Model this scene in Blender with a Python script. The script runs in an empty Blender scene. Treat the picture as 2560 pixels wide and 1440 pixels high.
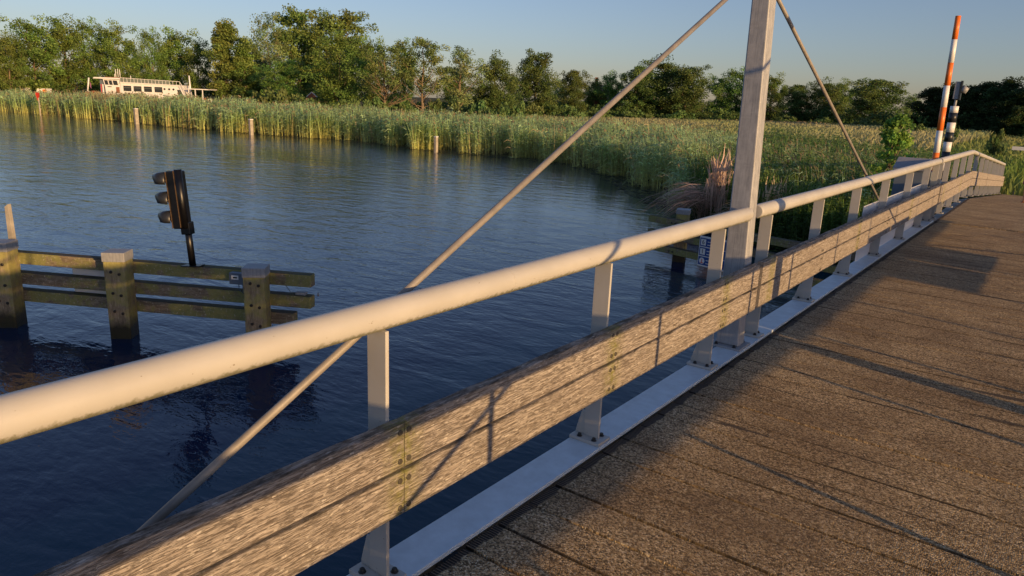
import bpy, math, random
import numpy as np
from mathutils import Vector, Matrix
R = math.radians
random.seed(7); rng = np.random.default_rng(11)
S = bpy.context.scene
C = S.collection

# ---------------------------------------------------------------- camera
cd = bpy.data.cameras.new('camera'); cam = bpy.data.objects.new('camera', cd); C.objects.link(cam)
cd.sensor_width = 36; cd.lens = 25.3125; cd.clip_start = .05; cd.clip_end = 6000
Fw = Vector((-0.5796, 0.77482, -0.25243)); Rt = Vector((0.79371, 0.60694, 0.04052)); Up = Vector((-0.18461, 0.17687, 0.96677))
M3 = Matrix((Rt, Up, -Fw)).transposed()
cam.matrix_world = Matrix.Translation((2.0, 0, 3.45)) @ M3.to_4x4()
S.camera = cam

# ---------------------------------------------------------------- sun, sky, exposure
SUN_EL = 8.35
SUN_DIR = Vector((1, -.215, math.tan(R(SUN_EL)) * 1.023)).normalized()      # towards the sun
w = bpy.data.worlds.new('World'); S.world = w; w.use_nodes = True
wn = w.node_tree; wn.nodes.clear()
sky = wn.nodes.new('ShaderNodeTexSky'); sky.sky_type = 'NISHITA'; sky.sun_disc = False
sky.sun_elevation = R(SUN_EL)
sky.sun_rotation = math.atan2(SUN_DIR.x, SUN_DIR.y)
sky.altitude = 0; sky.air_density = 1.0; sky.dust_density = 0.6; sky.ozone_density = 2.9
bg = wn.nodes.new('ShaderNodeBackground'); bg.inputs[1].default_value = .13
wo = wn.nodes.new('ShaderNodeOutputWorld')
tint = wn.nodes.new('ShaderNodeMix'); tint.data_type = 'RGBA'; tint.blend_type = 'MULTIPLY'; tint.inputs[0].default_value = 1
tint.inputs[7].default_value = (1.02, .895, 1.03, 1)
hsv = wn.nodes.new('ShaderNodeHueSaturation'); hsv.inputs['Saturation'].default_value = .90
wn.links.new(sky.outputs[0], tint.inputs[6]); wn.links.new(tint.outputs[2], hsv.inputs['Color']); wn.links.new(hsv.outputs[0], bg.inputs[0]); wn.links.new(bg.outputs[0], wo.inputs[0])
sd = bpy.data.lights.new('sun', 'SUN'); sd.energy = 4.8; sd.angle = R(.53); sd.color = (1.0, .62, .27)
so = bpy.data.objects.new('sun', sd); C.objects.link(so)
so.rotation_mode = 'QUATERNION'; so.rotation_quaternion = SUN_DIR.to_track_quat('Z', 'Y'); so.location = (30, -6, 20)
S.view_settings.view_transform = 'Standard'; S.view_settings.look = 'None'
S.view_settings.exposure = 0.15; S.view_settings.gamma = 1.0

# ---------------------------------------------------------------- helpers
def tag(o, label=None, cat=None, group=None, kind=None):
    if label: o['label'] = label
    if cat: o['category'] = cat
    if group: o['group'] = group
    if kind: o['kind'] = kind
    return o
def empty(name, loc=(0, 0, 0), rz=0.0):
    o = bpy.data.objects.new(name, None); o.empty_display_size = .2; C.objects.link(o)
    o.location = loc; o.rotation_euler = (0, 0, rz); return o
class MB:
    def __init__(s): s.v = []; s.f = []; s.sm = []
    def quadbox(s, P, smooth=False):
        n = len(s.v); s.v += [tuple(p) for p in P]
        for q in ((0,3,2,1),(4,5,6,7),(0,1,5,4),(1,2,6,5),(2,3,7,6),(3,0,4,7)):
            s.f.append([n+i for i in q]); s.sm.append(smooth)
        return s
    def box(s, x0, x1, y0, y1, z0, z1):
        return s.quadbox([(x0,y0,z0),(x1,y0,z0),(x1,y1,z0),(x0,y1,z0),(x0,y0,z1),(x1,y0,z1),(x1,y1,z1),(x0,y1,z1)])
    def beam(s, a, b, wd, ht, up=(0,0,1)):
        a = Vector(a); b = Vector(b); d = (b-a).normalized(); sd_ = d.cross(Vector(up)).normalized(); u = sd_.cross(d)
        P = []
        for p in (a, b):
            P += [p - sd_*wd/2 - u*ht/2, p + sd_*wd/2 - u*ht/2, p + sd_*wd/2 + u*ht/2, p - sd_*wd/2 + u*ht/2]
        n = len(s.v); s.v += [tuple(p) for p in P]
        for q in ((0,1,2,3),(7,6,5,4),(0,4,5,1),(1,5,6,2),(2,6,7,3),(3,7,4,0)):
            s.f.append([n+i for i in q]); s.sm.append(False)
        return s
    def cyl(s, a, b, r0, r1=None, n=16, caps=True):
        r1 = r0 if r1 is None else r1
        a = Vector(a); b = Vector(b); d = (b-a).normalized()
        u = d.orthogonal().normalized(); v = d.cross(u); k = len(s.v)
        for p, r in ((a, r0), (b, r1)):
            for i in range(n):
                t = 2*math.pi*i/n; s.v.append(tuple(p + u*(r*math.cos(t)) + v*(r*math.sin(t))))
        for i in range(n):
            j = (i+1) % n; s.f.append([k+i, k+j, k+n+j, k+n+i]); s.sm.append(True)
        if caps:
            s.f.append([k+i for i in range(n)][::-1]); s.sm.append(False)
            s.f.append([k+n+i for i in range(n)]); s.sm.append(False)
        return s
    def tube(s, pts, rads, n=12):
        pts = [Vector(p) for p in pts]; k0 = len(s.v); m = len(pts)
        d0 = (pts[1]-pts[0]).normalized(); u = d0.orthogonal().normalized()
        for i, p in enumerate(pts):
            d = (pts[min(i+1, m-1)] - pts[max(i-1, 0)]).normalized()
            u = (u - d*u.dot(d)).normalized(); v = d.cross(u); r = rads[i] if hasattr(rads, '__len__') else rads
            for j in range(n):
                t = 2*math.pi*j/n; s.v.append(tuple(p + u*(r*math.cos(t)) + v*(r*math.sin(t))))
        for i in range(m-1):
            for j in range(n):
                a = k0+i*n+j; b = k0+i*n+(j+1) % n; s.f.append([a, b, b+n, a+n]); s.sm.append(True)
        s.f.append([k0+j for j in range(n)][::-1]); s.sm.append(False)
        s.f.append([k0+(m-1)*n+j for j in range(n)]); s.sm.append(False)
        return s
    def prism(s, poly, ax, t0, t1):
        """polygon in the two other axes, extruded along ax from t0 to t1"""
        n = len(poly); k = len(s.v)
        for t in (t0, t1):
            for (a, b) in poly:
                s.v.append((t, a, b) if ax == 0 else (a, t, b) if ax == 1 else (a, b, t))
        s.f.append([k+i for i in range(n)]); s.sm.append(False)
        s.f.append([k+n+i for i in range(n)][::-1]); s.sm.append(False)
        for i in range(n):
            j = (i+1) % n; s.f.append([k+i, k+n+i, k+n+j, k+j]); s.sm.append(False)
        return s
    def build(s, name, mat, parent=None, loc=(0,0,0), rz=0.0, bevel=0, seg=2):
        me = bpy.data.meshes.new(name); me.from_pydata(s.v, [], s.f); me.update()
        me.polygons.foreach_set('use_smooth', s.sm)
        import bmesh
        bm = bmesh.new(); bm.from_mesh(me); bmesh.ops.recalc_face_normals(bm, faces=bm.faces); bm.to_mesh(me); bm.free()
        me.materials.append(mat)
        o = bpy.data.objects.new(name, me); C.objects.link(o); o.parent = parent; o.location = loc; o.rotation_euler = (0, 0, rz)
        if bevel:
            b = o.modifiers.new('bevel', 'BEVEL'); b.width = bevel; b.segments = seg; b.limit_method = 'ANGLE'; b.angle_limit = R(50)
        return o
def _each(self, name, mat, parent=None, loc=(0, 0, 0), rz=0.0, **kw):
    """one object per connected piece"""
    par = list(range(len(self.v)))
    def fnd(i):
        while par[i] != i: par[i] = par[par[i]]; i = par[i]
        return i
    for f in self.f:
        r = fnd(f[0])
        for q in f[1:]: par[fnd(q)] = r
    grp = {}
    for k, f in enumerate(self.f): grp.setdefault(fnd(f[0]), []).append(k)
    out = []
    for fs in grp.values():
        m = MB(); mp = {}
        for k in fs:
            for q in self.f[k]:
                if q not in mp: mp[q] = len(m.v); m.v.append(self.v[q])
            m.f.append([mp[q] for q in self.f[k]]); m.sm.append(self.sm[k])
        out.append(m.build(name, mat, parent, loc, rz, **kw))
    return out
MB.each = _each
def fast(name, V, Q, mat, parent=None, col=None, loc=(0, 0, 0)):
    """numpy quads -> mesh; col = per-vertex rgb"""
    me = bpy.data.meshes.new(name); V = np.asarray(V, np.float32); Q = np.asarray(Q, np.int32)
    me.vertices.add(len(V)); me.vertices.foreach_set('co', V.ravel())
    k = Q.shape[1]
    me.loops.add(Q.size); me.loops.foreach_set('vertex_index', Q.ravel())
    me.polygons.add(len(Q)); me.polygons.foreach_set('loop_start', np.arange(0, Q.size, k, dtype=np.int32))
    me.polygons.foreach_set('loop_total', np.full(len(Q), k, np.int32))
    if col is not None:
        a = me.color_attributes.new('col', 'FLOAT_COLOR', 'POINT')
        c4 = np.ones((len(V), 4), np.float32); c4[:, :3] = col; a.data.foreach_set('color', c4.ravel())
    me.update(calc_edges=True); me.materials.append(mat)
    o = bpy.data.objects.new(name, me); C.objects.link(o); o.parent = parent; o.location = loc
    return o
def mesh_parent(child, parent): child.parent = parent
def copy_tree(o, parent=None):
    kids = list(o.children)
    c = o.copy(); C.objects.link(c); c.parent = parent
    for k in kids: copy_tree(k, c)
    return c

# ---------------------------------------------------------------- materials
class NT:
    def __init__(s, name):
        s.m = bpy.data.materials.new(name); s.m.use_nodes = True; s.t = s.m.node_tree; s.t.nodes.clear()
        s.out = s.t.nodes.new('ShaderNodeOutputMaterial')
    def n(s, typ, **kw):
        x = s.t.nodes.new(typ)
        for k, v in kw.items(): setattr(x, k, v)
        return x
    def l(s, a, b): s.t.links.new(a, b); return s
    def val(s, sock, v):
        if hasattr(v, 'is_linked') or hasattr(v, 'links'): s.l(v, sock)
        else: sock.default_value = v
    def coord(s, which='Object', scale=(1,1,1), loc=(0,0,0), rot=(0,0,0)):
        c = s.n('ShaderNodeTexCoord'); m = s.n('ShaderNodeMapping'); s.l(c.outputs[which], m.inputs[0])
        m.inputs['Scale'].default_value = scale; m.inputs['Location'].default_value = loc; m.inputs['Rotation'].default_value = rot
        return m.outputs[0]
    def noise(s, co, sc, det=4, rough=.55, dist=0):
        x = s.n('ShaderNodeTexNoise'); s.l(co, x.inputs['Vector']); x.inputs['Scale'].default_value = sc
        x.inputs['Detail'].default_value = det; x.inputs['Roughness'].default_value = rough; x.inputs['Distortion'].default_value = dist
        return x.outputs['Fac']
    def ramp(s, fac, stops, interp='LINEAR'):
        x = s.n('ShaderNodeValToRGB'); x.color_ramp.interpolation = interp
        e = x.color_ramp.elements
        while len(e) < len(stops): e.new(.5)
        for i, (p, c) in enumerate(stops):
            e[i].position = p; e[i].color = (*c, 1) if hasattr(c, '__len__') else (c, c, c, 1)
        s.l(fac, x.inputs[0]); return x.outputs[0]
    def mix(s, f, a, b, mode='MIX'):
        x = s.n('ShaderNodeMix', data_type='RGBA', blend_type=mode)
        s.val(x.inputs[0], f)
        for sock, v in ((x.inputs[6], a), (x.inputs[7], b)):
            if isinstance(v, tuple): sock.default_value = (*v, 1)
            else: s.l(v, sock)
        return x.outputs[2]
    def math(s, op, a, b=0.0, c=None, clamp=False):
        x = s.n('ShaderNodeMath', operation=op); x.use_clamp = clamp
        s.val(x.inputs[0], a); s.val(x.inputs[1], b)
        if c is not None: s.val(x.inputs[2], c)
        return x.outputs[0]
    def bump(s, h, strength=1.0, dist=.01, prev=None):
        x = s.n('ShaderNodeBump'); s.l(h, x.inputs['Height']); s.val(x.inputs['Strength'], strength); x.inputs['Distance'].default_value = dist
        if prev is not None: s.l(prev, x.inputs['Normal'])
        return x.outputs[0]
    def xyz(s, co):
        x = s.n('ShaderNodeSeparateXYZ'); s.l(co, x.inputs[0]); return x.outputs
    def bsdf(s, col, rough=.6, metal=0, normal=None, spec=.5, **kw):
        p = s.n('ShaderNodeBsdfPrincipled')
        if isinstance(col, tuple): p.inputs['Base Color'].default_value = (*col, 1)
        else: s.l(col, p.inputs['Base Color'])
        s.val(p.inputs['Roughness'], rough); s.val(p.inputs['Metallic'], metal); p.inputs['Specular IOR Level'].default_value = spec
        if normal is not None: s.l(normal, p.inputs['Normal'])
        for k, v in kw.items(): s.val(p.inputs[k], v)
        s.l(p.outputs[0], s.out.inputs[0]); s.p = p; return s.m

def m_plain(name, col, rough=.6, metal=0, var=.12, sc=8, spec=.5):
    t = NT(name); co = t.coord()
    n = t.noise(co, sc, 5); c = t.mix(t.ramp(n, [(.3, 0), (.7, 1)]), tuple(x*(1-var) for x in col), tuple(min(1, x*(1+var)) for x in col))
    return t.bsdf(c, rough, metal, spec=spec)

def m_paint():
    t = NT('white_paint'); co = t.coord()
    n1 = t.noise(co, 3, 5); base = t.mix(t.ramp(n1, [(.3, 0), (.7, 1)]), (.44, .43, .40), (.51, .50, .47))
    # chips and rust specks
    sp = t.noise(t.coord(scale=(1, .6, 1)), 55, 3, .6); spm = t.ramp(sp, [(.715, 0), (.735, 1)])
    base = t.mix(t.math('MULTIPLY', spm, .8), base, (.16, .11, .06))
    # green algae film where water hangs on the underside
    g = t.n('ShaderNodeNewGeometry'); nz = t.xyz(g.outputs['Normal'])[2]
    und = t.math('MULTIPLY', nz, -1.0)
    edge = t.math('ADD', und, t.math('MULTIPLY', t.math('SUBTRACT', t.noise(co, 40, 6, .7), .5), 1.1))
    am = t.ramp(edge, [(.45, 0), (.70, 1)])
    base = t.mix(t.math('MULTIPLY', am, .75), base, (.13, .13, .05))
    dirt = t.ramp(t.noise(t.coord(scale=(1, .25, 1)), 14, 6, .7), [(.52, 0), (.8, .35)])
    base = t.mix(dirt, base, (.46, .42, .33))
    return t.bsdf(base, .42, 0, t.bump(t.noise(co, 90, 3), .15, .002), spec=.4)

def m_board():
    t = NT('weathered_board'); co = t.coord()
    g = t.noise(t.coord(scale=(14, .55, 14)), 5, 8, .72, 1.3)
    fine = t.noise(t.coord(scale=(9, .62, 9)), 19, 5, .7, 1.4)
    base = t.ramp(g, [(.25, (.13, .11, .09)), (.42, (.30, .26, .225)), (.6, (.45, .405, .36)), (.8, (.57, .53, .475))])
    lines = t.ramp(fine, [(.41, 1), (.50, 0)])
    base = t.mix(t.math('MULTIPLY', lines, .68), base, (.10, .075, .055))
    # pale crusty lichen flakes
    v = t.n('ShaderNodeTexVoronoi', feature='F1'); t.l(t.coord(scale=(1, .36, 1)), v.inputs['Vector']); v.inputs['Scale'].default_value = 54
    v.inputs['Randomness'].default_value = 1
    rnd = t.xyz(v.outputs['Color'])[0]
    size = t.math('MULTIPLY', t.math('SUBTRACT', rnd, .60), 1.0)
    wob = t.math('MULTIPLY', t.math('SUBTRACT', t.noise(co, 120, 3), .5), .35)
    fl = t.math('LESS_THAN', t.math('ADD', v.outputs['Distance'], wob), size)
    patch = t.ramp(t.noise(co, 3.2, 4), [(.30, .15), (.55, 1)])
    lm = t.math('MULTIPLY', fl, patch)
    lc = t.mix(t.noise(co, 60, 2), (.56, .52, .46), (.74, .69, .61))
    base = t.mix(t.math('MULTIPLY', lm, .85), base, lc)
    # dark tarry grime, mostly on the upper faces
    geo = t.n('ShaderNodeNewGeometry'); nz = t.xyz(geo.outputs['Normal'])[2]
    gr = t.ramp(t.noise(t.coord(scale=(3, 1, 3)), 9, 6, .7), [(.42, 0), (.6, 1)])
    base = t.mix(t.math('MULTIPLY', gr, t.ramp(nz, [(.3, .10), (.75, .8)])), base, (.035, .032, .025))
    # yellow-green algae at the bolted joints, carried by a colour layer
    at = t.n('ShaderNodeAttribute', attribute_name='stain')
    sm = t.math('MULTIPLY', at.outputs['Fac'], t.ramp(t.noise(co, 30, 5, .7), [(.35, 0), (.62, 1)]))
    base = t.mix(t.math('MULTIPLY', sm, .85), base, (.24, .24, .06))
    h = t.math('ADD', t.math('MULTIPLY', lines, -.6), t.math('ADD', t.math('MULTIPLY', g, .8), t.math('MULTIPLY', lm, .5)))
    return t.bsdf(base, .85, 0, t.bump(h, .9, .004), spec=.25)

def m_deck():
    t = NT('grit_planks'); co = t.coord(); px, py, pz = t.xyz(co)
    v = t.n('ShaderNodeTexVoronoi', feature='F1'); t.l(t.coord(scale=(1, 1, .2)), v.inputs['Vector']); v.inputs['Scale'].default_value = 125
    rnd = t.xyz(v.outputs['Color'])[0]
    grit = t.ramp(rnd, [(.0, (.03, .02, .009)), (.25, (.14, .095, .045)), (.5, (.44, .32, .165)), (.8, (.72, .54, .30)), (.97, (1.0, .86, .60))])
    v2 = t.n('ShaderNodeTexVoronoi', feature='F1'); t.l(t.coord(scale=(1, 1, .2), loc=(3.1, 1.7, 0)), v2.inputs['Vector']); v2.inputs['Scale'].default_value = 170
    grit = t.mix(.22, grit, t.ramp(t.xyz(v2.outputs['Color'])[1], [(0, (.05, .034, .016)), (.7, (.44, .32, .17)), (1, (.85, .67, .42))]))
    big = t.noise(t.coord(scale=(.8, 1.4, 1)), 1.6, 5, .6)
    grit = t.mix(t.ramp(big, [(.35, .75), (.62, 0)]), grit, t.mix(1.0, grit, (.55, .5, .45), 'MULTIPLY'))
    grit = t.mix(t.ramp(t.noise(t.coord(loc=(5, 5, 0)), .9, 5, .65), [(.5, 0), (.75, .5)]), grit, (.17, .12, .075))
    # bare grooved timber at the plank ends and in worn strips
    groove = t.math('SINE', t.math('MULTIPLY', py, 2*math.pi/.0165))
    wood = t.mix(t.ramp(groove, [(.25, 1), (.75, 0)]), t.mix(t.noise(t.coord(scale=(2, 20, 1)), 8, 4), (.12, .085, .06), (.24, .18, .125)), (.02, .016, .012))
    worn = t.noise(t.coord(scale=(.55, 5.5, 1)), 1.3, 4, .6)
    wm = t.ramp(t.math('ADD', worn, t.math('MULTIPLY', t.math('SUBTRACT', t.noise(co, 60, 3), .5), .12)), [(.66, 0), (.70, .85)])
    endn = t.math('ADD', px, t.math('MULTIPLY', t.math('SUBTRACT', t.noise(co, 9, 4), .5), .07))
    em = t.ramp(endn, [(.150, 1), (.158, 0)])
    # worn edges beside each joint
    fy = t.math('ABSOLUTE', t.math('SUBTRACT', t.math('FRACT', t.math('MULTIPLY', py, 4.0)), .5))
    je = t.math('MULTIPLY', t.ramp(t.math('ADD', fy, t.math('MULTIPLY', t.math('SUBTRACT', t.noise(co, 25, 4), .5), .03)), [(.44, 0), (.485, 1)]), t.ramp(t.noise(t.coord(scale=(.45, 2.2, 1)), 2.0, 4), [(.46, 0), (.60, .8)]))
    mask = t.math('MAXIMUM', t.math('MAXIMUM', wm, em), je)
    trk = t.ramp(t.math('ABSOLUTE', t.math('SUBTRACT', px, 1.45)), [(.45, 1), (1.0, 0)])
    grit = t.mix(t.math('MULTIPLY', trk, .25), grit, t.mix(1.0, grit, (1.25, 1.15, 1.0), 'MULTIPLY'))
    c = t.mix(mask, grit, wood)
    seam = t.math('MULTIPLY', t.ramp(t.math('ADD', fy, t.math('MULTIPLY', t.math('SUBTRACT', t.noise(co, 40, 3), .5), .012)), [(.462, 0), (.484, 1)]), t.ramp(t.noise(t.coord(scale=(.4, 3.1, 1), loc=(4, 0, 0)), 1.7, 3), [(.36, .25), (.60, 1)]))
    c = t.mix(t.math('MULTIPLY', seam, .9), c, (.022, .017, .012))
    stain = t.ramp(t.noise(t.coord(scale=(1, 1.6, 1), loc=(2, 7, 0)), 2.3, 7, .7), [(.52, 0), (.68, 1)])
    c = t.mix(t.math('MULTIPLY', stain, .4), c, t.mix(1.0, c, (.42, .36, .32), 'MULTIPLY'))
    scuff = t.ramp(t.noise(t.coord(scale=(1.0, 3, 1), loc=(9, 2, 0)), 3.0, 8, .8), [(.70, 0), (.76, 1)])
    c = t.mix(t.math('MULTIPLY', scuff, .45), c, (.40, .36, .30))
    h = t.math('ADD', t.math('MULTIPLY', t.math('SUBTRACT', 1.0, v.outputs['Distance']), t.math('SUBTRACT', 1.0, mask)), t.math('MULTIPLY', groove, t.math('MULTIPLY', mask, .4)))
    return t.bsdf(c, .75, 0, t.bump(h, 1.0, .010), spec=.35)

def m_galv(name='galvanised', tone=1.0):
    t = NT(name); co = t.coord()
    n = t.noise(t.coord(scale=(1, 1, .5)), 26, 5, .65); st = t.noise(t.coord(scale=(30, 30, .8)), 3, 4)
    hz = t.noise(t.coord(scale=(1.2, 1.2, 14)), 3.5, 6, .75)
    c = t.ramp(n, [(.3, (.30*tone, .31*tone, .33*tone)), (.7, (.44*tone, .45*tone, .47*tone))])
    c = t.mix(t.ramp(st, [(.5, 0), (.72, .5)]), c, (.15*tone, .155*tone, .165*tone))
    c = t.mix(t.ramp(hz, [(.55, 0), (.68, .45)]), c, (.46*tone, .47*tone, .48*tone))
    return t.bsdf(c, t.ramp(n, [(.3, .48), (.7, .66)]), .12, t.bump(n, .2, .002))

def m_pile():
    t = NT('mossy_timber'); co = t.coord(); g = t.n('ShaderNodeNewGeometry'); wz = t.xyz(g.outputs['Position'])[2]
    gr = t.noise(t.coord(scale=(9, 9, 1.2)), 5, 7, .7, 1.0)
    base = t.ramp(gr, [(.28, (.08, .06, .04)), (.5, (.24, .19, .125)), (.72, (.42, .34, .24))])
    base = t.mix(t.math('MULTIPLY', t.ramp(t.noise(co, 3.2, 5, .6), [(.40, 0), (.56, 1)]), .8), base, t.mix(t.noise(co, 20, 3), (.22, .22, .07), (.44, .40, .12)))
    lich = t.ramp(t.noise(co, 36, 5, .7), [(.58, 0), (.66, 1)])
    base = t.mix(t.math('MULTIPLY', lich, .6), base, (.36, .32, .25))
    wet = t.ramp(t.math('ADD', wz, t.math('MULTIPLY', t.math('SUBTRACT', t.noise(co, 12, 4), .5), .1)), [(.16, 1), (.30, 0)])
    base = t.mix(t.math('MULTIPLY', wet, .93), base, (.010, .009, .007))
    return t.bsdf(base, t.ramp(wet, [(0, .85), (1, .35)]), 0, t.bump(gr, .8, .01), spec=.3)

def m_beam():
    t = NT('mossy_beam'); co = t.coord('Object')
    gr = t.noise(t.coord(scale=(1.1, 9, 9)), 5, 7, .7, 1.0)
    base = t.ramp(gr, [(.28, (.07, .055, .04)), (.5, (.20, .16, .11)), (.72, (.38, .31, .23))])
    base = t.mix(t.math('MULTIPLY', t.ramp(t.noise(co, 2.6, 6, .65), [(.44, 0), (.52, 1)]), .9), base, t.mix(t.noise(co, 16, 3), (.15, .16, .06), (.34, .32, .11)))
    lich = t.ramp(t.noise(co, 24, 5, .75), [(.57, 0), (.64, 1)])
    base = t.mix(t.math('MULTIPLY', lich, .75), base, (.50, .46, .38))
    geo = t.n('ShaderNodeNewGeometry'); nz = t.xyz(geo.outputs['Normal'])[2]
    base = t.mix(t.ramp(nz, [(.4, 0), (.8, .75)]), base, (.05, .045, .035))
    return t.bsdf(base, .88, 0, t.bump(gr, .8, .008), spec=.2)

def m_leaf(name, trans=.3, attr=True, col=(.07, .1, .02), rough=.6):
    t = NT(name)
    if attr:
        a = t.n('ShaderNodeAttribute', attribute_name='col'); c = a.outputs['Color']
        oi = t.n('ShaderNodeObjectInfo')
        hs = t.n('ShaderNodeHueSaturation'); t.l(c, hs.inputs['Color'])
        t.val(hs.inputs['Hue'], t.math('ADD', .485, t.math('MULTIPLY', oi.outputs['Random'], .04)))
        t.val(hs.inputs['Value'], t.math('ADD', .85, t.math('MULTIPLY', oi.outputs['Random'], .32))); c = hs.outputs[0]
    else:
        c = t.mix(t.noise(t.coord(), 6, 3), tuple(x*.8 for x in col), tuple(x*1.25 for x in col))
    p = t.n('ShaderNodeBsdfPrincipled'); t.l(c, p.inputs['Base Color']); p.inputs['Roughness'].default_value = rough; p.inputs['Specular IOR Level'].default_value = .25
    tr = t.n('ShaderNodeBsdfTranslucent'); t.l(c, tr.inputs[0])
    mx = t.n('ShaderNodeMixShader'); mx.inputs[0].default_value = trans
    t.l(p.outputs[0], mx.inputs[1]); t.l(tr.outputs[0], mx.inputs[2]); t.l(mx.outputs[0], t.out.inputs[0])
    return t.m

def m_bark():
    t = NT('bark'); n = t.noise(t.coord(scale=(4, 4, 1)), 3, 5)
    return t.bsdf(t.ramp(n, [(.3, (.13, .095, .06)), (.7, (.30, .23, .155))]), .9, 0, spec=.2)

def m_water():
    t = NT('river_water'); g = t.n('ShaderNodeNewGeometry')
    def mp(sc, rot=0, loc=(0, 0, 0)):
        m = t.n('ShaderNodeMapping'); t.l(g.outputs['Position'], m.inputs[0]); m.inputs['Scale'].default_value = sc
        m.inputs['Rotation'].default_value = (0, 0, rot); m.inputs['Location'].default_value = loc; return m.outputs[0]
    gust = t.ramp(t.noise(mp((.05, .09, 1), .5), 1.0, 4, .6), [(.36, .35), (.60, 1.0)])
    n1 = t.noise(mp((1.0, 1.9, 1), R(-35)), .95, 3, .5, .4)
    n2 = t.noise(mp((1.0, 2.0, 1), R(-20), (3, 9, 0)), 4.6, 3, .55, .3)
    n3 = t.noise(mp((1.0, 1.5, 1), R(-50), (7, 1, 0)), 13.0, 2, .5)
    h = t.math('ADD', t.math('MULTIPLY', n1, .026), t.math('ADD', t.math('MULTIPLY', n2, .0070), t.math('MULTIPLY', n3, .0011)))
    wx = t.xyz(g.outputs['Position'])[0]; open_ = t.ramp(t.math('MULTIPLY', wx, -.02), [(.16, .75), (.6, 1.0)])
    h = t.math('MULTIPLY', t.math('MULTIPLY', h, gust), t.math('MULTIPLY', t.math('SUBTRACT', open_, .5), 4.6))
    return t.bsdf((.001, .017, .055), .03, 0, t.bump(h, 1.0, 1.0), spec=.5, IOR=1.33)

def m_ground():
    t = NT('marsh_soil'); co = t.coord()
    n = t.noise(co, .35, 6, .7)
    c = t.ramp(n, [(.3, (.055, .06, .022)), (.5, (.10, .095, .04)), (.7, (.17, .135, .075))])
    return t.bsdf(c, .95, 0, t.bump(t.noise(co, 3, 5), .6, .1), spec=.1)
def m_asphalt():
    t = NT('asphalt'); co = t.coord()
    c = t.ramp(t.noise(co, 60, 3), [(.3, (.05, .05, .052)), (.7, (.085, .083, .08))])
    return t.bsdf(c, .9, 0, t.bump(t.noise(co, 80, 3), .4, .004), spec=.2)

MAT = dict(
    paint=m_paint(), board=m_board(), deck=m_deck(), galv=m_galv(), cap=m_galv('grey_cap', .85), pile=m_pile(), beam=m_beam(),
    steel=m_plain('blue_grey_flange_paint', (.58, .66, .72), .45, .0, .10, 12), girder=m_plain('dark_girder_paint', (.16, .19, .22), .6),
    rod=m_plain('rod_steel', (.27, .245, .215), .55, .1, .18, 14), bolt=m_plain('dark_bolt_steel', (.035, .033, .03), .5, .5), zinc=m_plain('zinc_bolt', (.10, .09, .07), .5, .4),
    panel=m_plain('white_panel', (.80, .80, .79), .4, 0, .03), black=m_plain('black_gloss', (.004, .004, .005), .38, 0, .3, 30), hood=m_plain('hood_black', (.02, .022, .026), .35),
    trim=m_plain('worn_brown_edge', (.12, .08, .05), .5, .2, .4, 40), lens=m_plain('dark_lens', (.03, .015, .015), .1),
    orange=m_plain('orange_band', (.85, .20, .03), .4, 0, .08), white=m_plain('white_band', (.80, .79, .76), .4, 0, .06), blackband=m_plain('black_band', (.018, .022, .026), .4),
    housing=m_plain('blue_grey_box', (.13, .16, .20), .5, 0, .06), signblue=m_plain('sign_blue', (.01, .06, .26), .35, 0, .1), red=m_plain('sign_red', (.75, .05, .03), .4),
    leaf=m_leaf('leaves', .35), reed=m_leaf('reed_blades', .42), bark=m_bark(), water=m_water(), ground=m_ground(), asphalt=m_asphalt(),
    shipwhite=m_plain('ship_white', (.80, .79, .78), .4, 0, .04, 2), glass=m_plain('dark_glass', (.03, .035, .04), .08), wood=m_plain('red_brown_wood', (.26, .11, .06), .5),
    shiprail=m_plain('tinted_rail', (.16, .19, .17), .2), redbrick=m_plain('red_brick', (.36, .13, .07), .8), tile=m_plain('roof_tile', (.22, .09, .06), .7),
    skin=m_plain('skin', (.52, .29, .19), .5, 0, .05), purple=m_plain('purple_cloth', (.28, .10, .22), .8, 0, .15, 20), hair=m_plain('brown_hair', (.06, .035, .02), .6),
    stake=m_plain('grey_stake', (.40, .36, .29), .8, 0, .25, 6), concrete=m_plain('concrete', (.33, .32, .29), .85, 0, .15, 3), cable=m_plain('cable', (.10, .14, .18), .5),
    grass=m_leaf('grass', .2))

# ================================================================= SETTING
def sx(x):  # shoreline y at x
    P = [(-400, 10), (-140, 27), (-95, 31.6), (-72.4, 34.2), (-52.4, 34.8), (-41.5, 37.8), (-31.6, 36.6), (-24.3, 37.6), (-18.5, 35.1), (-14, 31.3), (-9.6, 26.2), (-7.7, 22.4), (-5.5, 20.0), (-3.2, 18.4), (-1, 17.2), (4, 17.2), (10, 15.5), (30, 8), (300, -60)]
    return np.interp(x, [p[0] for p in P], [p[1] for p in P])
def gz(x, y):
    d = y - sx(x)
    z = np.interp(d, [-6, -1.2, .6, 5, 30], [-2.0, -.5, .12, .32, .4])
    far = np.clip((y-45)/65, 0, 1) * np.clip((x+60)/50, 0, 1)
    return z + .8*far
xs = np.concatenate([np.linspace(-1500, -160, 14), np.linspace(-150, -30, 61), np.linspace(-29, 12, 42), np.linspace(14, 60, 12), np.linspace(80, 1500, 12)])
ds = np.array([-6, -1.5, -.6, 0, .6, 1.5, 3, 5, 8, 12, 20, 30, 45, 65, 90, 130, 200, 400, 1200, 3500.])
V = []
for x in xs:
    for d in ds:
        y = sx(x)+d; V.append((x, y, gz(x, y)))
V = np.array(V); n1 = len(ds); Q = []
for i in range(len(xs)-1):
    for j in range(n1-1): a = i*n1+j; Q.append((a, a+n1, a+n1+1, a+1))
g = fast('ground', V, Q, MAT['ground']); g.data.polygons.foreach_set('use_smooth', [True]*len(Q)); tag(g, kind='structure')
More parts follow.
